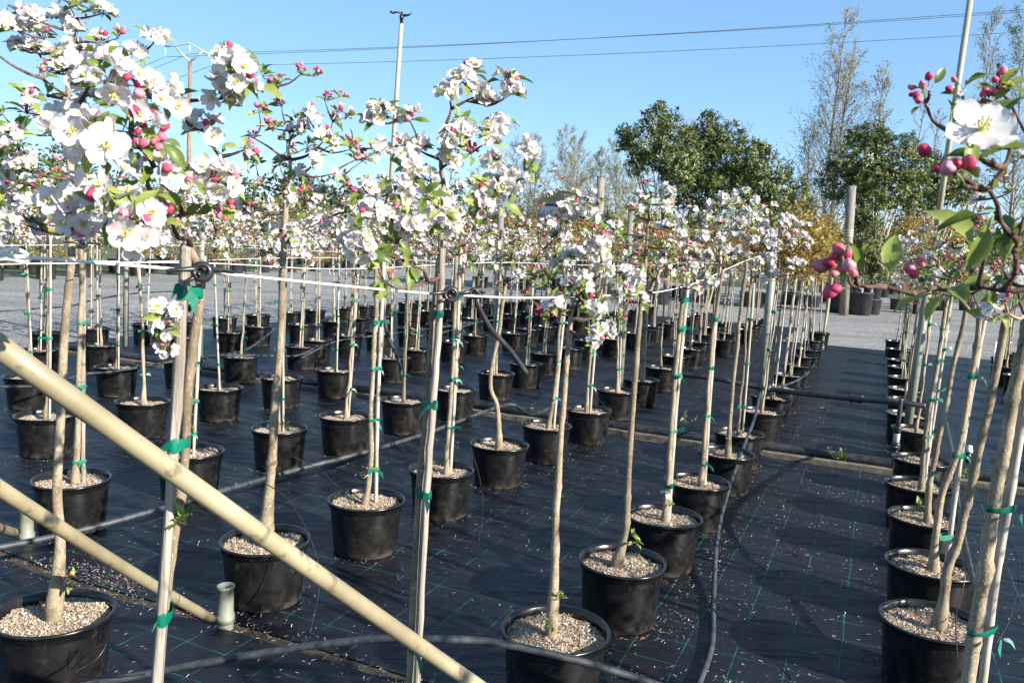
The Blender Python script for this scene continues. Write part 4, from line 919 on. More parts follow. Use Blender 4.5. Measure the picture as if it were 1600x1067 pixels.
for row, s, txt in (('P', 18.2, 'pale pole ending the row left of the aisle at the gravel'), ('B', 20.6, 'pale pole ending the second row at the gravel'), ('C', 21.2, 'pale pole ending the third row at the gravel'), ('E', 21.2, 'pale pole ending the fourth row at the gravel')):
    b = sn(s, ROWN[row]); pole('end_pole', b, b + Vector((.02, 0, 1.9)), .036, 'pole', txt, 'pole', group='poles ending the rows')
    a = sn(s - 1.5, ROWN[row] + .05, .02); t = sn(s - .06, ROWN[row] + .05, 1.55)
    r_ = empty('brace_pole', a, txt.replace('pale pole ending', 'slanting cream brace ending'), 'brace', 'slanting braces ending the rows')
    bb = MB(); bb.tube([Vector((0, 0, 0)), t - a], .026, 'pvc', 12); link('tube', bb.mesh('tube'), r_)
    bb = MB(); bb.lathe([(.001, -.02), (.045, -.02), (.045, .06), (.001, .06)], 'pole', 12); link('foot_collar', bb.mesh('foot_collar'), r_)

def sprinkler(base, top, label, head=True):
    root = empty('sprinkler_pole', base, label, 'sprinkler', 'irrigation sprinkler risers'); d = top - base
    b = MB(); b.tube([Vector((0, 0, -.05)), d * .42], .038, 'pole', 14); link('riser_base', b.mesh('riser_base'), root)
    b = MB(); b.tube([d * .42 - d.normalized() * .03, d * .7, d], [.026, .026, .025], 'creampole', 12); link('riser', b.mesh('riser'), root)
    if head:
        h = MB(); h.lathe([(.001, 0), (.017, 0), (.017, .05), (.024, .055), (.024, .09), (.012, .1), (.012, .13), (.001, .13)], 'clip', 10); o = link('sprinkler_head', h.mesh('sprinkler_head'), root, Matrix.Translation(d))
        n = MB(); n.tube([(0.01, 0, .09), (.08, .0, .1), (.115, 0, .125)], [.017, .012, .008], 'clip', 8); link('nozzle', n.mesh('nozzle'), o)
        n = MB(); n.tube([(-.01, 0, .12), (-.06, 0, .125), (-.10, .01, .115)], [.012, .009, .012], 'clip', 8); n.tube([(-.10, 0, .115), (-.13, 0, .13)], [.014, .012], 'clip', 6); link('swing_arm', n.mesh('swing_arm'), o)
    return root
bq = at(590, 597, 0); sprinkler(bq, px(627, 38, bq.y + .05), 'tall cream sprinkler riser standing behind the white central crown')
bq = sn(8.2, .33); sprinkler(bq, px(1522, -40, bq.y), 'tall pale sprinkler riser rising behind the big blossom at right')

# foreground braces and their stubs
def brace(pa, pb, r, label, hole=None):
    root = empty('brace_pole', pa, label, 'brace'); d = Vector(pb) - Vector(pa)
    n = 14; pts = [d * (i / n) + Vector((0, 0, -.012 * math.sin(math.pi * i / n))) for i in range(n + 1)]
    b = MB(); b.tube(pts, r, 'pvc', 24); link('tube', b.mesh('tube'), root)
    if hole is not None:
        h = MB(); p = d * hole; ax = d.normalized(); side = Vector((-.55, -.75, .35)); side = (side - ax * side.dot(ax)).normalized()
        h.tube([p + side * (r - .002), p + side * (r + .0012)], .0045, 'clip', 8); link('bolt', h.mesh('bolt'), root)
    return root
lo, hi = px(786, 1092, 2.02), px(-60, 500, 1.20)
dd = (lo - hi).normalized(); g = lo + dd * (lo.z / -dd.z) * .9
brace(g, hi, .0185, 'thick cream plastic brace slanting across the foreground', .2)
def stub(u, v, label):
    p = at(u, v, 0); root = empty('ground_socket', p, label, 'pipe', 'short pipe sockets set in the ground')
    b = MB(); b.lathe([(.036, -.02), (.036, .0), (.036, .06), (.034, .064), (.034, .17), (.038, .173), (.038, .182), (.036, .185), (.031, .184), (.030, .08)], 'pole', 24); link('tube', b.mesh('tube'), root)
    b = MB(); b.lathe([(.0362, .02), (.0385, .02), (.0385, .055), (.0362, .055)], 'pole', 24); link('collar', b.mesh('collar'), root)
    b = MB(); b.tube([(-.045, -.028, .07), (-.062, -.04, .07)], .006, 'galv', 6); link('bolt', b.mesh('bolt'), root)
    return p
s1 = stub(352, 978, 'grey pipe socket in the ground at the foot of the thinner brace')
s2 = stub(42, 848, 'grey pipe socket in the ground half hidden at the far left')
brace(s1 + Vector((-.05, -.03, .045)), px(-70, 718, 1.9), .0205, 'thinner cream brace running left from the ground socket')
brace(s2 + Vector((-.05, -.02, .06)), px(-60, 795, 3.0), .0235, 'short end of a cream brace at the left edge')

def cable(name, pts, r, m, label, cat, n=8, sides=8, group=None, flat=False):
    P = [Vector(p) for p in pts]; o = P[0]
    b = MB(); b.tube([p - o for p in (P if flat else spline(P, n))], r, m, sides)
    ob = link(name, b.mesh(name), None, Matrix.Translation(o)); return tag(ob, label, cat, group)
cp = [px(-60, 394, 1.0), px(40, 402, 1.12), px(310, 424, 1.46), px(708, 461, 2.16), px(905, 463, 2.9), px(1075, 446, 4.6), px(1205, 396, 8.0), px(1294, 388, 15.5)]
cable('cord', cp, [.0027] * 57, 'cord', 'near white cord running along the row left of the aisle', 'cord', flat=False)
kp = [px(-40, 400, 1.02), px(-8, 397, 1.05), px(20, 389, 1.07), px(40, 396, 1.09), px(46, 405, 1.10), px(38, 410, 1.09), px(10, 404, 1.06), px(-30, 408, 1.04)]
tag(link('cord_knot', (lambda b: (b.tube([p - kp[0] for p in spline(kp, 6)], .0028, 'cord', 8), b.mesh('cord_knot'))[1])(MB()), None, Matrix.Translation(kp[0])), 'knotted loop of white cord at the left edge', 'knot')
for row, z0, txt in (('B', 1.545, 'white cord along the second row left of the aisle'), ('C', 1.50, 'white cord along the third row left of the aisle'), ('E', 1.52, 'white cord along the fourth row left of the aisle'), ('F', 1.53, 'white cord along the fifth row left of the aisle')):
    cable('cord', [sn(s, ROWN[row] - .05 + .012 * math.sin(s * 3), z0 + (.02 if i % 2 else -.012)) for i, s in enumerate((.2, 2.2, 3.4, 5.2, 8.2, 12, 16, 20.8))], .0019, 'cord', txt, 'cord')
def clip(p, along, s, label):
    root = empty('cord_clip', p, label, 'clip', 'black clips holding the cord')
    a = Vector(along).normalized(); fr = frame((0, 0, 0), Vector((.25, -1, .1)), 0, s)
    b = MB(); b.lathe([(.001, -.008), (.017, -.008), (.02, -.004), (.02, .004), (.016, .009), (.011, .009), (.009, .004), (.001, .004)], 'clip', 18); o = link('wheel', b.mesh('wheel'), root, fr)
    b = MB(); b.tube([(0, 0, .005), (.006, .004, .011), (.0, .009, .012)], [.004, .004, .002], 'clip', 6); b.tube([(0, 0, .005), (-.006, -.004, .011), (-.001, -.009, .012)], [.004, .004, .002], 'clip', 6); link('hook', b.mesh('hook'), o)
    b = MB(); b.tube([a * .07 * s + Vector((0, .008, .004)), Vector((0, .012, .006)), a * -.085 * s + Vector((0, .018, -.004 if s < 1.2 else -.02))], [.003, .006, .003], 'clip', 6); link('strap', b.mesh('strap'), root)
    b = MB(); b.tube([Vector((0, .012, 0)), a * -.05 * s + Vector((0, .02, -.024 * s))], [.006, .003], 'clip', 6); link('strap', b.mesh('strap'), root)
ax_ = cp[3] - cp[2]
clip(px(316, 425, 1.44), ax_, .95, 'round black clip holding the cord at the nearest stake')
clip(px(704, 460, 2.12), ax_, 1.1, 'black clip and strap holding the cord at the tall central tree')
clip(px(908, 461, 2.86), cp[4] - cp[3], 1.0, 'black clip on the cord above the bare front trunk')
clip(px(741, 458, 2.3), ax_, .8, 'small black clip on the cord right of the central stake')
clip(px(1014, 458, 3.6), cp[5] - cp[4], .9, 'small black clip on the cord by the second trunk left of the aisle')
clip(px(410, 395, 3.62), ax_, .9, 'small black clip on the far cord at the thick leaning trunk')
clip(px(128, 381, 2.8), ax_, .9, 'small black clip on the far cord at the left thick trunk')
b0 = [px(745, 462, 2.3), px(748, 480, 2.3), px(768, 515, 2.35), px(795, 545, 2.4), px(823, 583, 2.45)]
cable('hose', b0, .008, 'hose', 'black hose end hanging down from the near white cord', 'hose')
cable('hose', [px(598, 450, 4.4), px(598, 480, 4.4), px(606, 525, 4.45), px(622, 560, 4.5), px(628, 590, 4.5)], .011, 'greyhose', 'grey hose drooping beside the tall sprinkler riser', 'hose')

# ------------------------------------------------------------------ irrigation pipes and drip lines
HG = 'black drip hoses along the rows'
def drip(pxs, r, label, z=.24, m='greyhose'):
    return cable('drip_hose', [at(u, v, (zz[0] if zz else z)) for u, v, *zz in pxs], r, m, label, 'hose', group=HG)
drip([(-40, 862, .26), (110, 832, .25), (260, 792, .27), (440, 740, .26), (585, 702, .3), (680, 672, .27), (760, 642, .3), (800, 632, .25), (830, 648, .2), (868, 632, .3)], .0145, 'black drip hose crossing behind the nearest stake at the left', .25)
drip([(60, 1085, .1), (250, 1048, .16), (420, 1018, .26), (560, 1000, .36), (640, 998, .40), (760, 1002, .40), (880, 1026, .36), (1010, 1064, .30), (1100, 1100, .25)], .0135, 'grey drip hose sagging across the front pot')
drip([(1085, 1085, .03), (1112, 1010, .03), (1115, 930, .04), (1122, 830, .12), (1140, 760, .2), (1165, 690, .3), (1180, 650, .36), (1188, 612, .4)], .0125, 'grey drip hose climbing the row beside the open aisle')
drip([(1187, 608, .4), (1215, 605, .36), (1250, 592, .3), (1268, 575, .22), (1276, 555, .18), (1272, 530, .18), (1268, 505, .3)], .0125, 'grey drip hose looping round the pots at the aisle corner')
drip([(-30, 604, .3), (70, 602, .3), (130, 585, .28), (180, 580, .3), (262, 566, .33), (330, 558, .33), (385, 555, .3), (460, 556, .25), (490, 545, .28)], .0125, 'black drip hose draped over pots of the fourth row at left')
drip([(300, 560, .3), (380, 548, .3), (420, 522, .3), (430, 512, .32)], .0125, 'black drip hose curving between pots of the fifth row')
drip([(-20, 488, .35), (60, 482, .4), (110, 478, .35), (150, 468, .5), (215, 458, .6), (290, 455, .5)], .0125, 'black drip hose at the edge of the gravel on the left')
drip([(470, 560, .3), (520, 535, .3), (560, 528, .26), (620, 520, .3), (700, 510, .3), (800, 496, .3)], .0125, 'black drip hose among the far pots in the middle')
drip([(640, 520, .3), (660, 525, .25), (690, 520, .3), (760, 500, .3)], .0125, 'short black drip hose looped round a far pot')
drip([(1352, 1100, .02), (1500, 1085, .1), (1540, 1030, .2), (1532, 960, .3), (1510, 860, .4), (1498, 800, .5), (1490, 720, .6), (1478, 660, .5)], .013, 'grey drip hose winding up beside the right row trunks', m='hose')
CG = 'thin black capillary tubes'
def capil(pts, label): cable('capillary_tube', pts, .0024, 'clip', label, 'tube', sides=5, group=CG)
yL = 3.55
capil([px(410, 752, yL), px(450, 780, yL - .1), px(480, 830, yL - .2), px(500, 900, yL - .3), px(484, 990, yL - .45)], 'thin tube arching over the pot of the thick leaning tree')
capil([px(455, 712, 4.3), px(500, 735, 4.3), px(540, 775, 4.25), px(568, 840, 4.2), px(572, 885, 4.15)], 'thin tube arching in front of the pot with the pink shoot')
capil([px(735, 700, 4.9), px(748, 740, 4.7), px(755, 790, 4.5), px(748, 845, 4.3)], 'thin tube bending down between two middle pots')
capil([px(1182, 712, 6), px(1210, 718, 5.8), px(1245, 755, 5.4), px(1298, 808, 5.0)], 'thin tube arching into the aisle from the left row')
capil([at(1120, 980, .02), at(1165, 990, .05), at(1210, 1020, .03), at(1238, 1060, .015), at(1240, 1085, .01)], 'thin black tube lying across the front of the aisle')
capil([px(1512, 818, 3.5), px(1560, 830, 3.4), px(1592, 880, 3.2), px(1580, 960, 3.0), px(1556, 1005, 2.9)], 'thin tube looping out to the right of the front right tree')
capil([px(1500, 860, 2.9), px(1508, 900, 2.8), px(1494, 960, 2.75), px(1496, 1030, 2.7)], 'thin tube hanging in front of the right front pot')
capil([px(112, 1045, 2.7), px(140, 1018, 2.62), px(165, 1006, 2.62), px(150, 1030, 2.58), px(118, 1052, 2.55), px(170, 1058, 2.5), px(230, 1052, 2.5)], 'curl of thin tube on the pot at the bottom left')
capil([px(520, 745, 4.5), px(545, 770, 4.4), px(575, 800, 4.3)], 'short thin tube beside the second row')
capil([px(932, 618, 6.8), px(955, 650, 6.7), px(970, 690, 6.6), px(973, 710, 6.5)], 'thin tube arching down beside a pot in the second row')
cable('ground_pipe', [sn(7.46, n, .045 + .004 * math.sin(n)) + D2 * .03 * math.sin(n * 1.3) for n in (-10, -8, -6, -4, -2, 0, 2, 4, 6.3)], .042, 'hose', 'thick black main pipe lying across the whole plot on the ground', 'pipe', sides=14)
mp_ = [px(1050, 583, 8.3), px(1120, 592, 8.1), px(1192, 606, 7.95), px(1300, 620, 7.4), px(1395, 628, 7.0), px(1446, 634, 6.9)]
cable('overhead_pipe', mp_, .024, 'hose', 'black pipe spanning the open aisle between pole and right row', 'pipe', sides=12)
for uv, y, t in (((1196, 606), 7.93, 'by the thick pole'), ((1338, 623), 7.25, 'in mid aisle')):
    c = px(*uv, y); d = (mp_[4] - mp_[2]).normalized(); root = empty('pipe_joint', c, 'grey joint on the black aisle pipe ' + t, 'pipe joint', 'pipe joints over the aisle')
    b = MB(); b.tube([-d * .06, -d * .055, d * .055, d * .06], [.028, .034, .034, .028], 'greyhose', 12); link('sleeve', b.mesh('sleeve'), root)
    for sg in (-1, 1):
        b = MB(); b.tube([d * .03 * sg, d * .055 * sg], .038, 'hose', 8); link('nut', b.mesh('nut'), root)
vb = at(1395, 740, 0); root = empty('valve_riser', vb, 'black valve riser standing under the aisle pipe by the right row', 'valve')
for z0, z1, r_, m_, nm in ((0, .2, .02, 'hose', 'tube'), (.2, .26, .034, 'clip', 'valve_body'), (.26, .34, .024, 'galv', 'valve_neck'), (.34, .4, .03, 'clip', 'coupling'), (.4, .62, .018, 'hose', 'tube')):
    b = MB(); b.lathe([(.001, z0), (r_ * .9, z0), (r_, z0 + .012), (r_, z1 - .012), (r_ * .9, z1), (.001, z1)], m_, 14); link(nm, b.mesh(nm), root)
b = MB(); b.tube([(0, -.03, .23), (-.01, -.06, .235), (-.06, -.075, .24)], [.012, .01, .008], 'clip', 8); link('handle', b.mesh('handle'), root)
for u, v, y, t in ((1330, 500, 0, ''),):
    pass
cv = at(1512, 722, 0); root = empty('standpipe', cv, 'small white capped standpipe behind the right row', 'standpipe')
b = MB(); b.lathe([(.001, 0), (.02, 0), (.02, .09), (.001, .09)], 'hose', 12); link('tube', b.mesh('tube'), root)
b = MB(); b.lathe([(.001, .09), (.03, .09), (.03, .115), (.024, .12), (.024, .15), (.001, .15)], 'white', 14); link('cap', b.mesh('cap'), root)
ls = at(1554, 562, .28); b = MB(); b.box((0, 0, .12), (.035, .006, .34), 'white', .3); tag(link('plant_label', b.mesh('plant_label', False), None, Matrix.Translation(ls)), 'pale plastic plant label stuck in a far pot right of the aisle', 'plant label')

# ------------------------------------------------------------------ litter and weeds
V = []; F = []
rr = np.random.RandomState(3)
def chips(n, ps, pn, spread, L0=.006, L1=.019):
    for _ in range(n):
        s = rr.uniform(*ps); nn_ = rr.uniform(*pn)
        if spread is not None:
            s += rr.normal(0, spread); nn_ += rr.normal(0, spread)
        p = sn(s, nn_); L = L0 * .5 + (L1 - L0 * .5) * rr.rand() ** 1.8; W = L * rr.uniform(.18, .6) if L < .009 else rr.uniform(.0018, .0045); t = rr.rand() * 6.28; dx, dy = math.cos(t) * L / 2, math.sin(t) * L / 2; ex, ey = -math.sin(t) * W / 2, math.cos(t) * W / 2; z = .0115 + rr.uniform(0, .003); tl = rr.uniform(-.3, .3) * L; o = len(V)
        V.extend([(p.x - dx - ex, p.y - dy - ey, z - abs(tl) * .3), (p.x + dx - ex, p.y + dy - ey, z + abs(tl)), (p.x + dx + ex, p.y + dy + ey, z + abs(tl)), (p.x - dx + ex, p.y - dy + ey, z)]); F.append((o, o + 1, o + 2, o + 3))
chips(6500, (1.0, 7.0), (-5.5, 1.2), None, .006, .021)
chips(1500, (1.8, 7.0), (-.9, .3), None, .006, .02); chips(500, (7.7, 12), (-.9, .3), None, .007, .02)
chips(2600, (7.6, 14), (-6, 2.4), None, .005, .016)
for row, L in ROWS.items():
    for p in L:
        if p.y < 8:
            s, n = to_sn(p)
            for _ in range(60):
                a = rr.rand() * 6.28; r = .178 + abs(rr.normal(0, .03)); chips(1, (s + r * math.cos(a),) * 2, (n + r * math.sin(a),) * 2, None)
for n0 in np.arange(-4.5, -1.3, .03): chips(9, (2.63 + .03 * math.sin(n0 * 5),) * 2, (n0,) * 2, .045, .004, .019)
for n0 in np.arange(-3.6, -3.0, .02): chips(16, (2.72,) * 2, (n0,) * 2, .06, .004, .019)
for n0 in np.arange(-5, 3, .05): chips(2, (7.12,) * 2, (n0,) * 2, .04, .006, .018)
chips(260, (2.75, 2.85), (-.75, -.25), .02); chips(200, (3.4, 5.2), (-.72, -.68), .05, .006, .02); chips(120, (3.2, 3.25), (-.5, .2), .03)
b = MB(); b.add(V, F, 'litter'); o = link('wood_chips', b.mesh('wood_chips', False), None, None, 'stuff'); tag(o, 'pale wood chips scattered over the black ground fabric', 'wood chips')
def dead(u, v, s, label):
    p = at(u, v, .012); b = MB(); b.tpl([(V_, F_, 'deadleaf') for V_, F_, m in leaf_T(s, s * .6, .4, -.2, pet=0)], Matrix.Rotation(rng.uniform(0, 6), 4, 'Z'))
    tag(link('dead_leaf', b.mesh('dead_leaf'), None, Matrix.Translation(p)), label, 'leaf', 'fallen leaves')
dead(1243, 862, .06, 'reddish fallen leaf in the middle of the aisle'); dead(838, 640, .09, 'brown fallen leaf beside the black ground pipe'); dead(1292, 640, .08, 'brown fallen leaf in the far aisle'); dead(1122, 640, .08, 'brown fallen leaf among far pots left of the aisle'); dead(1226, 795, .05, 'dark crumpled leaf in the aisle'); dead(1000, 1000, .03, 'tiny brown leaf near the front pot')
def weed(u, v, h, n, label):
    p = at(u, v, .01); root = empty('weed', p, label, 'weed', 'weeds by the ground pipe')
    b = MB()
    for k in range(n):
        d = (rdir() * .6 + Vector((0, 0, 1))).normalized(); b.tube([Vector((0, 0, 0)), d * h * .5, d * h], [.002, .0015, .001], 'pedicel', 4)
        for _ in range(5): link('leaf', LEAF[rng.randrange(5)], root, frame(d * h * rng.uniform(.3, 1), rdir() + Vector((0, 0, .7)), rng.uniform(0, 6), rng.uniform(.8, 1.3)))
    link('stem', b.mesh('stem'), root, None, 'stuff')
weed(1305, 722, .14, 7, 'small green weed at the edging across the aisle'); weed(1078, 672, .16, 4, 'slim green weed left of the aisle by the pole'); weed(1508, 752, .1, 4, 'tiny weed behind the third right trunk')

# ------------------------------------------------------------------ far side of the yard
def leaf_cloud(b, blobs, n, size, m, seed, flat=.35):
    r = np.random.RandomState(seed); tot = sum(k[3] * k[4] for k in blobs); V = []; F = []
    for (x, y, z, rx, rz) in blobs:
        for _ in range(int(n * rx * rz / tot)):
            d = r.normal(size=3); d /= np.linalg.norm(d) + 1e-9; q = r.rand() ** .45 * (1 + .12 * r.normal())
            c = np.array((x + d[0] * rx * q, y + d[1] * rx * q, z + d[2] * rz * q))
            nrm = r.normal(size=3) + np.array((0, 0, flat)) + d * .6; nrm /= np.linalg.norm(nrm); t = np.cross(nrm, r.normal(size=3)); t /= np.linalg.norm(t) + 1e-9; e = np.cross(nrm, t); L = size * r.uniform(.6, 1.3); W = L * r.uniform(.38, .55); o = len(V)
            V += [c - t * L * .5, c + e * W * .5 + nrm * L * .06, c + t * L * .5, c - e * W * .5 + nrm * L * .06]; F.append((o, o + 1, o + 2)); F.append((o, o + 2, o + 3))
    b.add([tuple(v) for v in V], F, m)
def shoot_cloud(b, blobs, n, size, m, seed):
    r = np.random.RandomState(seed); tot = sum(k[3] * k[4] for k in blobs); V = []; F = []
    for (x, y, z, rx, rz) in blobs:
        for _ in range(int(n * rx * rz / tot / 5)):
            d = r.normal(size=3); d /= np.linalg.norm(d) + 1e-9; q = .35 + .75 * r.rand() ** .6 + (.22 * r.rand() if r.rand() < .12 else 0)
            c = np.array((x + d[0] * rx * q, y + d[1] * rx * q, z + d[2] * rz * q))
            ax = d * .7 + np.array((0, 0, .8)) + r.normal(size=3) * .35; ax /= np.linalg.norm(ax); k0 = r.randint(5, 11); sz = size * r.uniform(.75, 1.2)
            for k in range(k0):
                e = r.normal(size=3); e -= ax * e.dot(ax); e /= np.linalg.norm(e) + 1e-9; t = e * r.uniform(.6, 1) + ax * r.uniform(-.1, .8); t /= np.linalg.norm(t); w = np.cross(t, ax); w /= np.linalg.norm(w) + 1e-9; nn = np.cross(w, t)
                L = sz * r.uniform(.7, 1.15); W = L * .36; p = c + ax * r.uniform(-.06, .06); o = len(V)
                V += [p, p + t * L * .5 + w * W * .5 + nn * L * .04, p + t * L - nn * L * .12, p + t * L * .5 - w * W * .5 + nn * L * .04, p + t * L * .55 - nn * L * .03]; F += [(o, o + 1, o + 4), (o + 1, o + 2, o + 4), (o + 2, o + 3, o + 4), (o + 3, o, o + 4)]
    b.add([tuple(v) for v in V], F, m)
def limbs(b, base, top, blobs, r, m):
    b.tube([base, base.lerp(top, .5) + Vector((.03, 0, 0)), top], [r, r * .85, r * .6], m, 8)
    for i, (x, y, z, rx, rz) in enumerate(blobs):
        c = Vector((x, y, z)); s = base.lerp(top, rng.uniform(.6, 1)); b.tube([s, s.lerp(c, .5) + Vector((0, 0, -.1 * rx)), c + Vector((0, 0, rz * .4))], [r * .5, r * .35, r * .12], m, 5)
def broadleaf(p, blobs, label, n, size, m='magnolia', stem='pale', r=.05, pot=None, name='evergreen_tree', cat='tree', group=None, trunk_top=None):
    root = empty(name, p, label, cat, group)
    zb = .06
    if pot:
        b = MB(); w, h = pot; b.lathe([(.001, 0), (w * .9, 0), (w, h - .03), (w * 1.05, h - .03), (w * 1.05, h), (w * .97, h), (w * .95, h - .06), (.001, h - .06)], 'bigpot', 28); link('pot', b.mesh('pot'), root); zb = h - .08
    tt = trunk_top or min(k[2] for k in blobs)
    b = MB(); limbs(b, Vector((0, 0, zb)), Vector((.05, 0, tt)), blobs, r, stem); link('trunk', b.mesh('trunk'), root)
    b = MB(); (shoot_cloud if m == 'magnolia' else leaf_cloud)(b, blobs, n, size, m, rng.randrange(9999)); link('crown', b.mesh('crown', False), root, None, 'stuff')
    return root
def bg_blobs(y, L):
    """crown lobes seen in the picture: (u, v, half width px, half height px) at distance y"""
    out = []
    for u, v, a, c in L:
        p = px(u, v, y); out.append((p.x, p.y, p.z, a * y / FPX, c * y / FPX))
    return out
def placed(y, u, L, label, n, size, **kw):
    B = bg_blobs(y, L)
    if kw.get('m', 'magnolia') == 'magnolia':
        for _ in range(2 * len(L)):
            q = B[rng.randrange(len(L))]; a = rng.uniform(-.6, 3.7); B.append((q[0] + math.cos(a) * q[3] * 1.02, q[1], q[2] + math.sin(a) * q[4] * 1.02, q[3] * rng.uniform(.2, .42), q[4] * rng.uniform(.25, .5)))
    p = px(u, 400, y); base = Vector((p.x, y, 0))
    return broadleaf(base, [(x - base.x, (yy - base.y) + rng.uniform(-.35, .35), z, rx, rz) for x, yy, z, rx, rz in B], label, n, size, **kw)
placed(27, 1032, [(1035, 190, 25, 22), (1015, 225, 38, 30), (1050, 235, 40, 35), (1000, 255, 22, 18), (1060, 270, 30, 20)], 'glossy evergreen tree with pale stem, tallest left of the evergreens', 5200, .16, trunk_top=1.9, pot=(.4, .5), r=.06)
placed(29, 1105, [(1105, 215, 30, 30), (1085, 255, 46, 40), (1138, 258, 48, 44), (1105, 300, 62, 34), (1105, 188, 14, 12), (1130, 222, 26, 26), (1065, 292, 40, 30)], 'broad glossy evergreen tree in the middle of the evergreens', 9500, .16, trunk_top=1.6, pot=(.4, .5), r=.06)
placed(28, 1180, [(1165, 250, 30, 26), (1190, 270, 40, 34), (1208, 302, 36, 32), (1160, 300, 46, 34), (1188, 236, 14, 12), (1222, 325, 26, 20)], 'glossy evergreen tree sloping down at the right of the left clump', 5600, .16, trunk_top=1.5, pot=(.4, .5), r=.055)
placed(31, 1245, [(1248, 310, 20, 18), (1240, 335, 28, 22), (1250, 290, 9, 14)], 'small dark evergreen in the gap between the two clumps', 1100, .17, trunk_top=1.2, pot=(.35, .45), r=.04)
placed(27.5, 1365, [(1365, 215, 26, 24), (1345, 250, 48, 34), (1395, 250, 42, 36), (1320, 285, 40, 28), (1370, 290, 60, 34), (1415, 295, 40, 30)], 'big rounded glossy evergreen behind the timber post at right', 9500, .16, trunk_top=1.6, pot=(.4, .5), r=.07)
placed(29, 1450, [(1445, 265, 32, 26), (1470, 290, 36, 28), (1440, 310, 30, 24), (1500, 300, 26, 22)], 'glossy evergreen partly hidden by the big blossom', 4200, .17, trunk_top=1.6, pot=(.4, .5), r=.06)
placed(26.9, 1350, [(1350, 330, 30, 32), (1355, 375, 34, 34), (1345, 410, 34, 30), (1370, 425, 24, 24)], 'low bushy evergreen in a grey container beside the timber post', 4600, .15, trunk_top=.9, r=.05, pot=(.42, .72))
# grey containers in line
for k, (u, v, w) in enumerate(((1312, 488, .5), (1344, 478, .42), (1362, 470, .4), (1376, 464, .4), (1390, 459, .36))):
    p = at(u, v, 0); root = empty('container', p, ['widest dark container left of the timber post', 'grey container just right of the timber post', 'second grey container right of the timber post', 'third grey container right of the timber post', 'last grey container receding right of the timber post'][k], 'container', 'grey plant containers by the timber post')
    b = MB(); h = .95 if k == 0 else .8; b.lathe([(.001, 0), (w * .86, 0), (w * .98, h - .08), (w * 1.02, h - .08), (w * 1.02, h), (w * .95, h), (w * .93, h - .05), (.001, h - .06)], 'bigpot', 28); link('tub', b.mesh('tub'), root)
    for sg in (-1, 1):
        b = MB(); b.tube([(sg * w * .98, -.1, h - .12), (sg * w * 1.1, 0, h - .1), (sg * w * .98, .1, h - .12)], .018, 'bigpot', 6); link('handle', b.mesh('handle'), root)
def tpost(u0, v0, u1, v1, r, label, y=None):
    b = at(u0, v0, 0) if y is None else Vector((px(u0, v0, y).x, y, 0)); t = px(u1, v1, b.y); root = empty('timber_post', b, label, 'post', 'round timber posts beyond the gravel')
    m = MB(); m.tube([Vector((0, 0, -.1)), (t - b) * .5, t - b], [r * 1.03, r, r * .97], 'post', 14); link('shaft', m.mesh('shaft'), root)
    m = MB(); 
    for z in (.62, .64, .66): m.lathe([(r * 1.0, -.008), (r * 1.05, 0), (r * 1.0, .008)], 'cord', 14, tuple((t - b) * z))
    link('wire_wrap', m.mesh('wire_wrap'), root)
tpost(1318, 492, 1331, 291, .14, 'tall weathered timber post standing before the right evergreens')
tpost(934, 420, 939, 276, .13, 'timber post rising over the apple crowns in mid picture', 27)
tpost(1044, 420, 1048, 300, .10, 'shorter timber post by the pale stem of the evergreens', 27.5)

# amber shrubs beyond the gravel
sh = 0
for u, y, top, w in ((752, 31, 335, 26), (790, 32, 338, 26), (826, 31, 348, 24), (866, 33, 338, 30), (905, 32, 345, 26), (950, 31, 342, 30), (985, 33, 350, 28), (1020, 31, 342, 28), (1060, 32, 345, 30), (1098, 31, 352, 28), (1210, 30, 352, 26), (1240, 30.5, 350, 26), (1275, 30, 352, 24), (1412, 31, 335, 28), (1445, 32, 340, 30), (1480, 32, 350, 28), (1520, 33, 348, 28), (1300, 34, 345, 22)):
    hb = 385 + (u - 800) * .052 + 28
    placed(y, u, [(u, top + 8, w, 20), (u - w * .5, top + 32, w * .8, 22), (u + w * .5, top + 36, w * .8, 22), (u, hb - 14, w * .9, 22)], f'amber-leaved shrub beyond the gravel, {ORD[sh]} from the left', 2200, .12, m='maple', stem='twig', r=.03, name='amber_shrub', cat='shrub', group='amber shrubs beyond the gravel', pot=(.3, .4)); sh += 1

# container trees along the left edge of the gravel
k = 0
for lane, off in ((0, 0.0), (1, 1.9), (2, 4.2)):
    for i in range(17):
        f = i / 16; p = Vector((-14.6 + 8.6 * f - off * .8, 20.5 + 27 * f + off * .9, 0)) + Vector((rng.uniform(-.2, .2), rng.uniform(-.2, .2), 0))
        pr = proj(p)
        if not pr or pr[0] < -40 or pr[0] > 700: continue
        h = rng.uniform(1.5, 2.3) + .35 * lane
        blobs = [(0, 0, h, .55, .5), (.25, .1, h - .3, .4, .35), (-.25, 0, h - .35, .4, .35), (.05, 0, h + .4, .3, .3)]
        if lane == 0: blobs += [(0, 0, .7, .32, .25)]
        mm = ('shrub', 'spring', 'shrub', 'maple')[rng.randrange(4)] if lane < 2 else ('spring', 'maple', 'pine')[rng.randrange(3)]
        colour = {'shrub': 'green', 'spring': 'pale green', 'maple': 'amber', 'pine': 'dark green'}[mm]
        blobs += [(rng.uniform(-.4, .4), rng.uniform(-.3, .3), rng.uniform(.5, 1.1), .35, .3)]
        broadleaf(p, blobs, f'{colour} potted standard past the gravel, {ORD[i]} along the {("front", "middle", "back")[lane]} line at left', 1000, .11, m=mm, stem='pale', r=.025, pot=(.27, .46), name='standard_tree', cat='tree', group='potted standards along the left edge of the gravel')

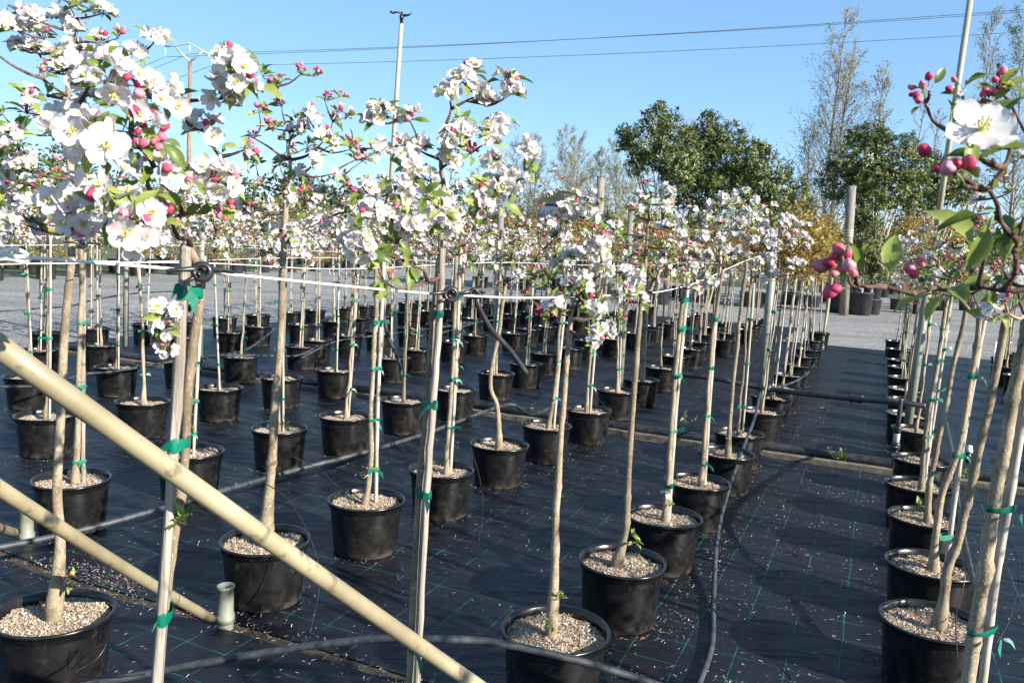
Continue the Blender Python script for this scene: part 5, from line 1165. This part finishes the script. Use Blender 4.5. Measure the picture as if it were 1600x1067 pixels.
def bare_tree(base, h, label, seed, spread=.35, nb=26, leafn=900, leaf='spring', lsize=.12, stems=1, r=.11, name='poplar_tree', up=1.2, group=None, m='twig'):
    rng.seed(seed); root = empty(name, base, label, 'tree', group)
    tr, tw = MB(), MB(); tips = []
    for s in range(stems):
        lean = Vector((rng.uniform(-.06, .06) + (s - (stems - 1) / 2) * .10, rng.uniform(-.04, .04), 1)); hh = h * (1 - .13 * s)
        P = [Vector((s * .25, 0, 0)) + Vector((lean.x * hh * f, lean.y * hh * f, hh * f)) + Vector((rng.uniform(-.1, .1), rng.uniform(-.1, .1), 0)) * f for f in np.linspace(0, 1, 9)]
        tr.tube(P, [r * (1 - .93 * f) for f in np.linspace(0, 1, 9)], m, 7)
        for k in range(nb):
            f = rng.uniform(.16, .97); i = min(7, int(f * 8)); q = P[i].lerp(P[i + 1], f * 8 - i); a = rng.uniform(0, 6.28)
            L = h * spread * (1.05 - f) * rng.uniform(.6, 1.1) + h * .04
            d = Vector((math.cos(a), math.sin(a), up * rng.uniform(.7, 1.4))).normalized(); e = Vector((math.cos(a), math.sin(a), 0))
            B = [q, q + d * L * .35, q + d * L * .7 + Vector((0, 0, L * .06)), q + d * L + Vector((0, 0, L * .16))]
            tw.tube(B, [max(.012, r * .28 * (1.1 - f)), .014, .009, .004], m, 4); tips += B[1:]
            for _ in range(7):
                t = rng.uniform(.25, 1); j = min(2, int(t * 3)); c = B[j].lerp(B[j + 1], t * 3 - j); dd = (d + rdir() * .75 + Vector((0, 0, .35))).normalized(); l2 = L * rng.uniform(.18, .42); E2 = c + dd * l2
                tw.tube([c, c + dd * l2 * .5 + Vector((0, 0, .02)), E2], [.009, .007, .003], m, 3); tips += [E2, c + dd * l2 * .6]
                for _ in range(3):
                    g_ = c.lerp(E2, rng.uniform(.2, 1)); d3 = (dd + rdir() * .8).normalized() * l2 * rng.uniform(.3, .6); tw.tube([g_, g_ + d3], [.006, .003], m, 3); tips.append(g_ + d3)
    link('trunk', tr.mesh('trunk'), root); link('twigs', tw.mesh('twigs'), root, None, 'stuff')
    if leafn:
        b = MB(); V = []; F = []
        for _ in range(leafn):
            c = tips[rng.randrange(len(tips))] + rdir() * rng.uniform(0, .22); u = rdir(); w = u.orthogonal().normalized(); L = lsize * rng.uniform(.5, 1.2); o = len(V); V += [c, c + u * L * .5 + w * L * .28, c + u * L, c + u * L * .5 - w * L * .28]; F.append((o, o + 1, o + 2, o + 3))
        b.add(V, F, leaf); link('foliage', b.mesh('foliage', False), root, None, 'stuff')
    return root
def standing(u, vtop, y): 
    t = px(u, vtop, y); return Vector((t.x, y, 0)), t.z
for u, vt, y, lab, kw in ((1318, 8, 44, 'tall young poplar with two stems and thin spring leaves', dict(stems=2, nb=60, leafn=6000, lsize=.12, spread=.26, r=.13, up=1.5)), (1385, 90, 46, 'slender bare poplar just right of the tall poplar', dict(nb=40, leafn=2000, spread=.17, up=1.8)), (1272, 205, 46, 'low thin poplar left of the tall poplar', dict(nb=30, leafn=900, spread=.28, up=1.2)),
                          (1545, 20, 44, 'tall bare poplar behind the right sprinkler riser', dict(nb=46, leafn=2200, spread=.18, up=1.8)), (1440, 130, 47, 'thin bare poplar left of the right sprinkler riser', dict(nb=30, leafn=500, spread=.16, up=1.8)), (1480, 170, 48, 'smaller bare poplar near the right sprinkler riser', dict(nb=28, leafn=400, spread=.18, up=1.6)), (1622, 10, 40, 'leafy tree reaching in at the top right corner', dict(nb=40, leafn=3800, spread=.26, leaf='shrub', up=1.0)),
                          (1600, 240, 46, 'bare tree low at the right edge', dict(nb=34, leafn=300, spread=.34))):
    b_, h_ = standing(u, vt, y); bare_tree(b_, h_, lab, int(u * 3 + y), **kw)
for i, (u, vt, y, sp, lf) in enumerate(((828, 225, 76, .3, 700), (895, 240, 78, .32, 900), (925, 250, 80, .3, 800), (970, 252, 79, .32, 700), (812, 196, 72, .26, 700), (845, 215, 74, .28, 1100), (880, 200, 70, .28, 1600), (906, 210, 72, .26, 1300), (940, 232, 75, .27, 1400), (955, 222, 73, .22, 1200), (985, 235, 76, .28, 1200), (1010, 240, 78, .25, 900), (1085, 180, 80, .3, 300), (1130, 185, 82, .3, 260), (1170, 200, 80, .3, 240), (1215, 240, 84, .32, 200), (780, 240, 80, .25, 500), (740, 262, 84, .3, 500), (700, 275, 86, .3, 300), (660, 285, 85, .3, 200), (1250, 265, 84, .3, 200))):
    b_, h_ = standing(u, vt, y); bare_tree(b_, h_, f'budding tree on the far tree line, {ORD[i] if i < 12 else ORD[i]} of the thin-twigged far trees', 500 + i, spread=sp, nb=60, leafn=int(lf * 4), lsize=.10, up=1.15, r=.12, group='thin-twigged far trees')
rng.seed(21)
# far woodland and hills
def belt(name, us, y, tops, n, size, m, label, depth=6):
    b = MB(); blobs = []
    for (u, vt, w) in tops:
        p = px(u, vt, y); hgt = max(1.0, p.z); rx = w * y / FPX
        blobs.append((p.x, y + rng.uniform(0, depth), hgt * .62, rx, hgt * .4)); blobs.append((p.x + rng.uniform(-.5, .5) * rx, y + rng.uniform(0, depth), hgt * .25, rx * 1.3, hgt * .3))
    leaf_cloud(b, blobs, n, size, m, 5, .2); o = link(name, b.mesh(name, False), None, None, 'stuff'); return tag(o, label, 'woodland')
def hv(u): return 381 + (u - 800) * .0524
belt('hedgerow', None, 88, [(u, hv(u) - (52 if u < 520 else 78) + 16 * math.sin(u * .05) + rng.uniform(-14, 14), 34) for u in range(-60, 1700, 28)], 26000, .55, 'spring', 'pale bushy hedgerow along the far side of the plots')
belt('woodland', None, 150, [(u, 196 + max(0, u) * .55 + rng.uniform(-6, 6), 26) for u in range(-160, 190, 14)] + [(u, 248 + abs(u - 440) * .5 + rng.uniform(-5, 5), 22) for u in range(380, 520, 12)] + [(u, hv(u) - 50 + rng.uniform(-8, 8), 30) for u in range(200, 1700, 40)], 26000, 1.1, 'pine', 'dark pine woodland on the rise behind the plots', 20)
V = []; F = []; nx, ny = 60, 6
for j in range(ny):
    for i in range(nx):
        x = -420 + 840 * i / (nx - 1); y = 160 + j * 60; z = (6 + 16 * max(0, -x / 300)) * math.sin(math.pi * min(1, (j + .2) / 4)) + 2 * mnoise.noise(Vector((x * .02, j, 0)))
        V.append((x, y, z - (3 if j == 0 else 0)))
F = [(j * nx + i, j * nx + i + 1, (j + 1) * nx + i + 1, (j + 1) * nx + i) for j in range(ny - 1) for i in range(nx - 1)]
b = MB(); b.add(V, F, 'grass'); struct('hills', b.mesh('hills'))

# blue shed with curved dark roof
p = px(876, 345, 62); root = empty('shed', (p.x, 62, 0), 'blue metal shed with dark curved roof beyond the amber shrubs', 'shed')
w, d_, h = 3.1, 6, px(876, 320, 62).z
b = MB(); b.box((0, d_ / 2, h / 2), (w, d_, h), 'shed'); link('wall', b.mesh('wall', False), root)
b = MB(); hr = px(876, 298, 62).z - h; n = 10; V = []
for yy in (-.2, d_ + .2):
    for k in range(n + 1):
        a = math.pi * k / n; V.append((-math.cos(a) * (w / 2 + .15), yy, h + .003 + math.sin(a) * hr))
F = [(k, k + 1, n + 2 + k, n + 1 + k) for k in range(n)] + [tuple(range(n, -1, -1)), tuple(range(n + 1, 2 * n + 2))]
b.add(V, F, 'roof'); link('roof', b.mesh('roof', False), root)
b = MB(); b.box((.3, -.03, 1.1), (1.1, .05, 2.2), 'roof'); link('door', b.mesh('door', False), root)

# power line
y = 46; bp = px(293, 400, y); bp.z = 0; tp = px(297, 97, y); root = empty('power_pole', bp, 'rusty power pole with forked metal arms against the sky', 'power pole')
m = MB(); m.tube([Vector((0, 0, -.2)), tp - bp], [.15, .10], 'rust', 8); link('mast', m.mesh('mast'), root)
A1, A2, A3 = px(272, 72, y) - bp, px(296, 68, y) - bp, px(330, 87, y) - bp; L0 = px(258, 73, y) - bp
for q in (A1, px(318, 80, y) - bp):
    m = MB(); m.tube([tp - bp, q], .05, 'galv', 6); link('strut', m.mesh('strut'), root)
m = MB(); m.tube([L0, A1, A2, A3], .045, 'galv', 6); link('crossarm', m.mesh('crossarm'), root)
ends = []
for q in (L0, A2, A3):
    m = MB(); e = q - Vector((0, 0, .55))
    m.lathe([(.02, 0), (.02, -.12), (.08, -.14), (.02, -.2), (.08, -.24), (.02, -.3), (.08, -.34), (.02, -.4), (.02, -.55)], 'galv', 8, tuple(q)); link('insulator', m.mesh('insulator'), root); ends.append(bp + e)
def sag(a, b_, s): return [a.lerp(b_, t) - Vector((0, 0, s * 4 * t * (1 - t))) for t in np.linspace(0, 1, 25)]
for e, q, t in ((ends[0], px(1700, 8, 36), 'upper overhead power cable crossing the sky'), (ends[1], px(1700, 12, 37), 'middle overhead power cable just under the upper one'), (ends[2], px(1700, 44, 38), 'lower overhead power cable crossing the sky')):
    cable('power_cable', sag(e, q, .25), .013, 'wire', t, 'cable', sides=5, flat=True)
for e, q, t in ((ends[0], px(-80, 175, 75), 'overhead cable running left from the power pole, highest'), (ends[1], px(-80, 181, 76), 'overhead cable running left from the power pole, middle'), (ends[2], px(-80, 196, 77), 'overhead cable running left from the power pole, lowest')):
    cable('power_cable', sag(e, q, .9), .013, 'wire', t, 'cable', sides=5, flat=True)
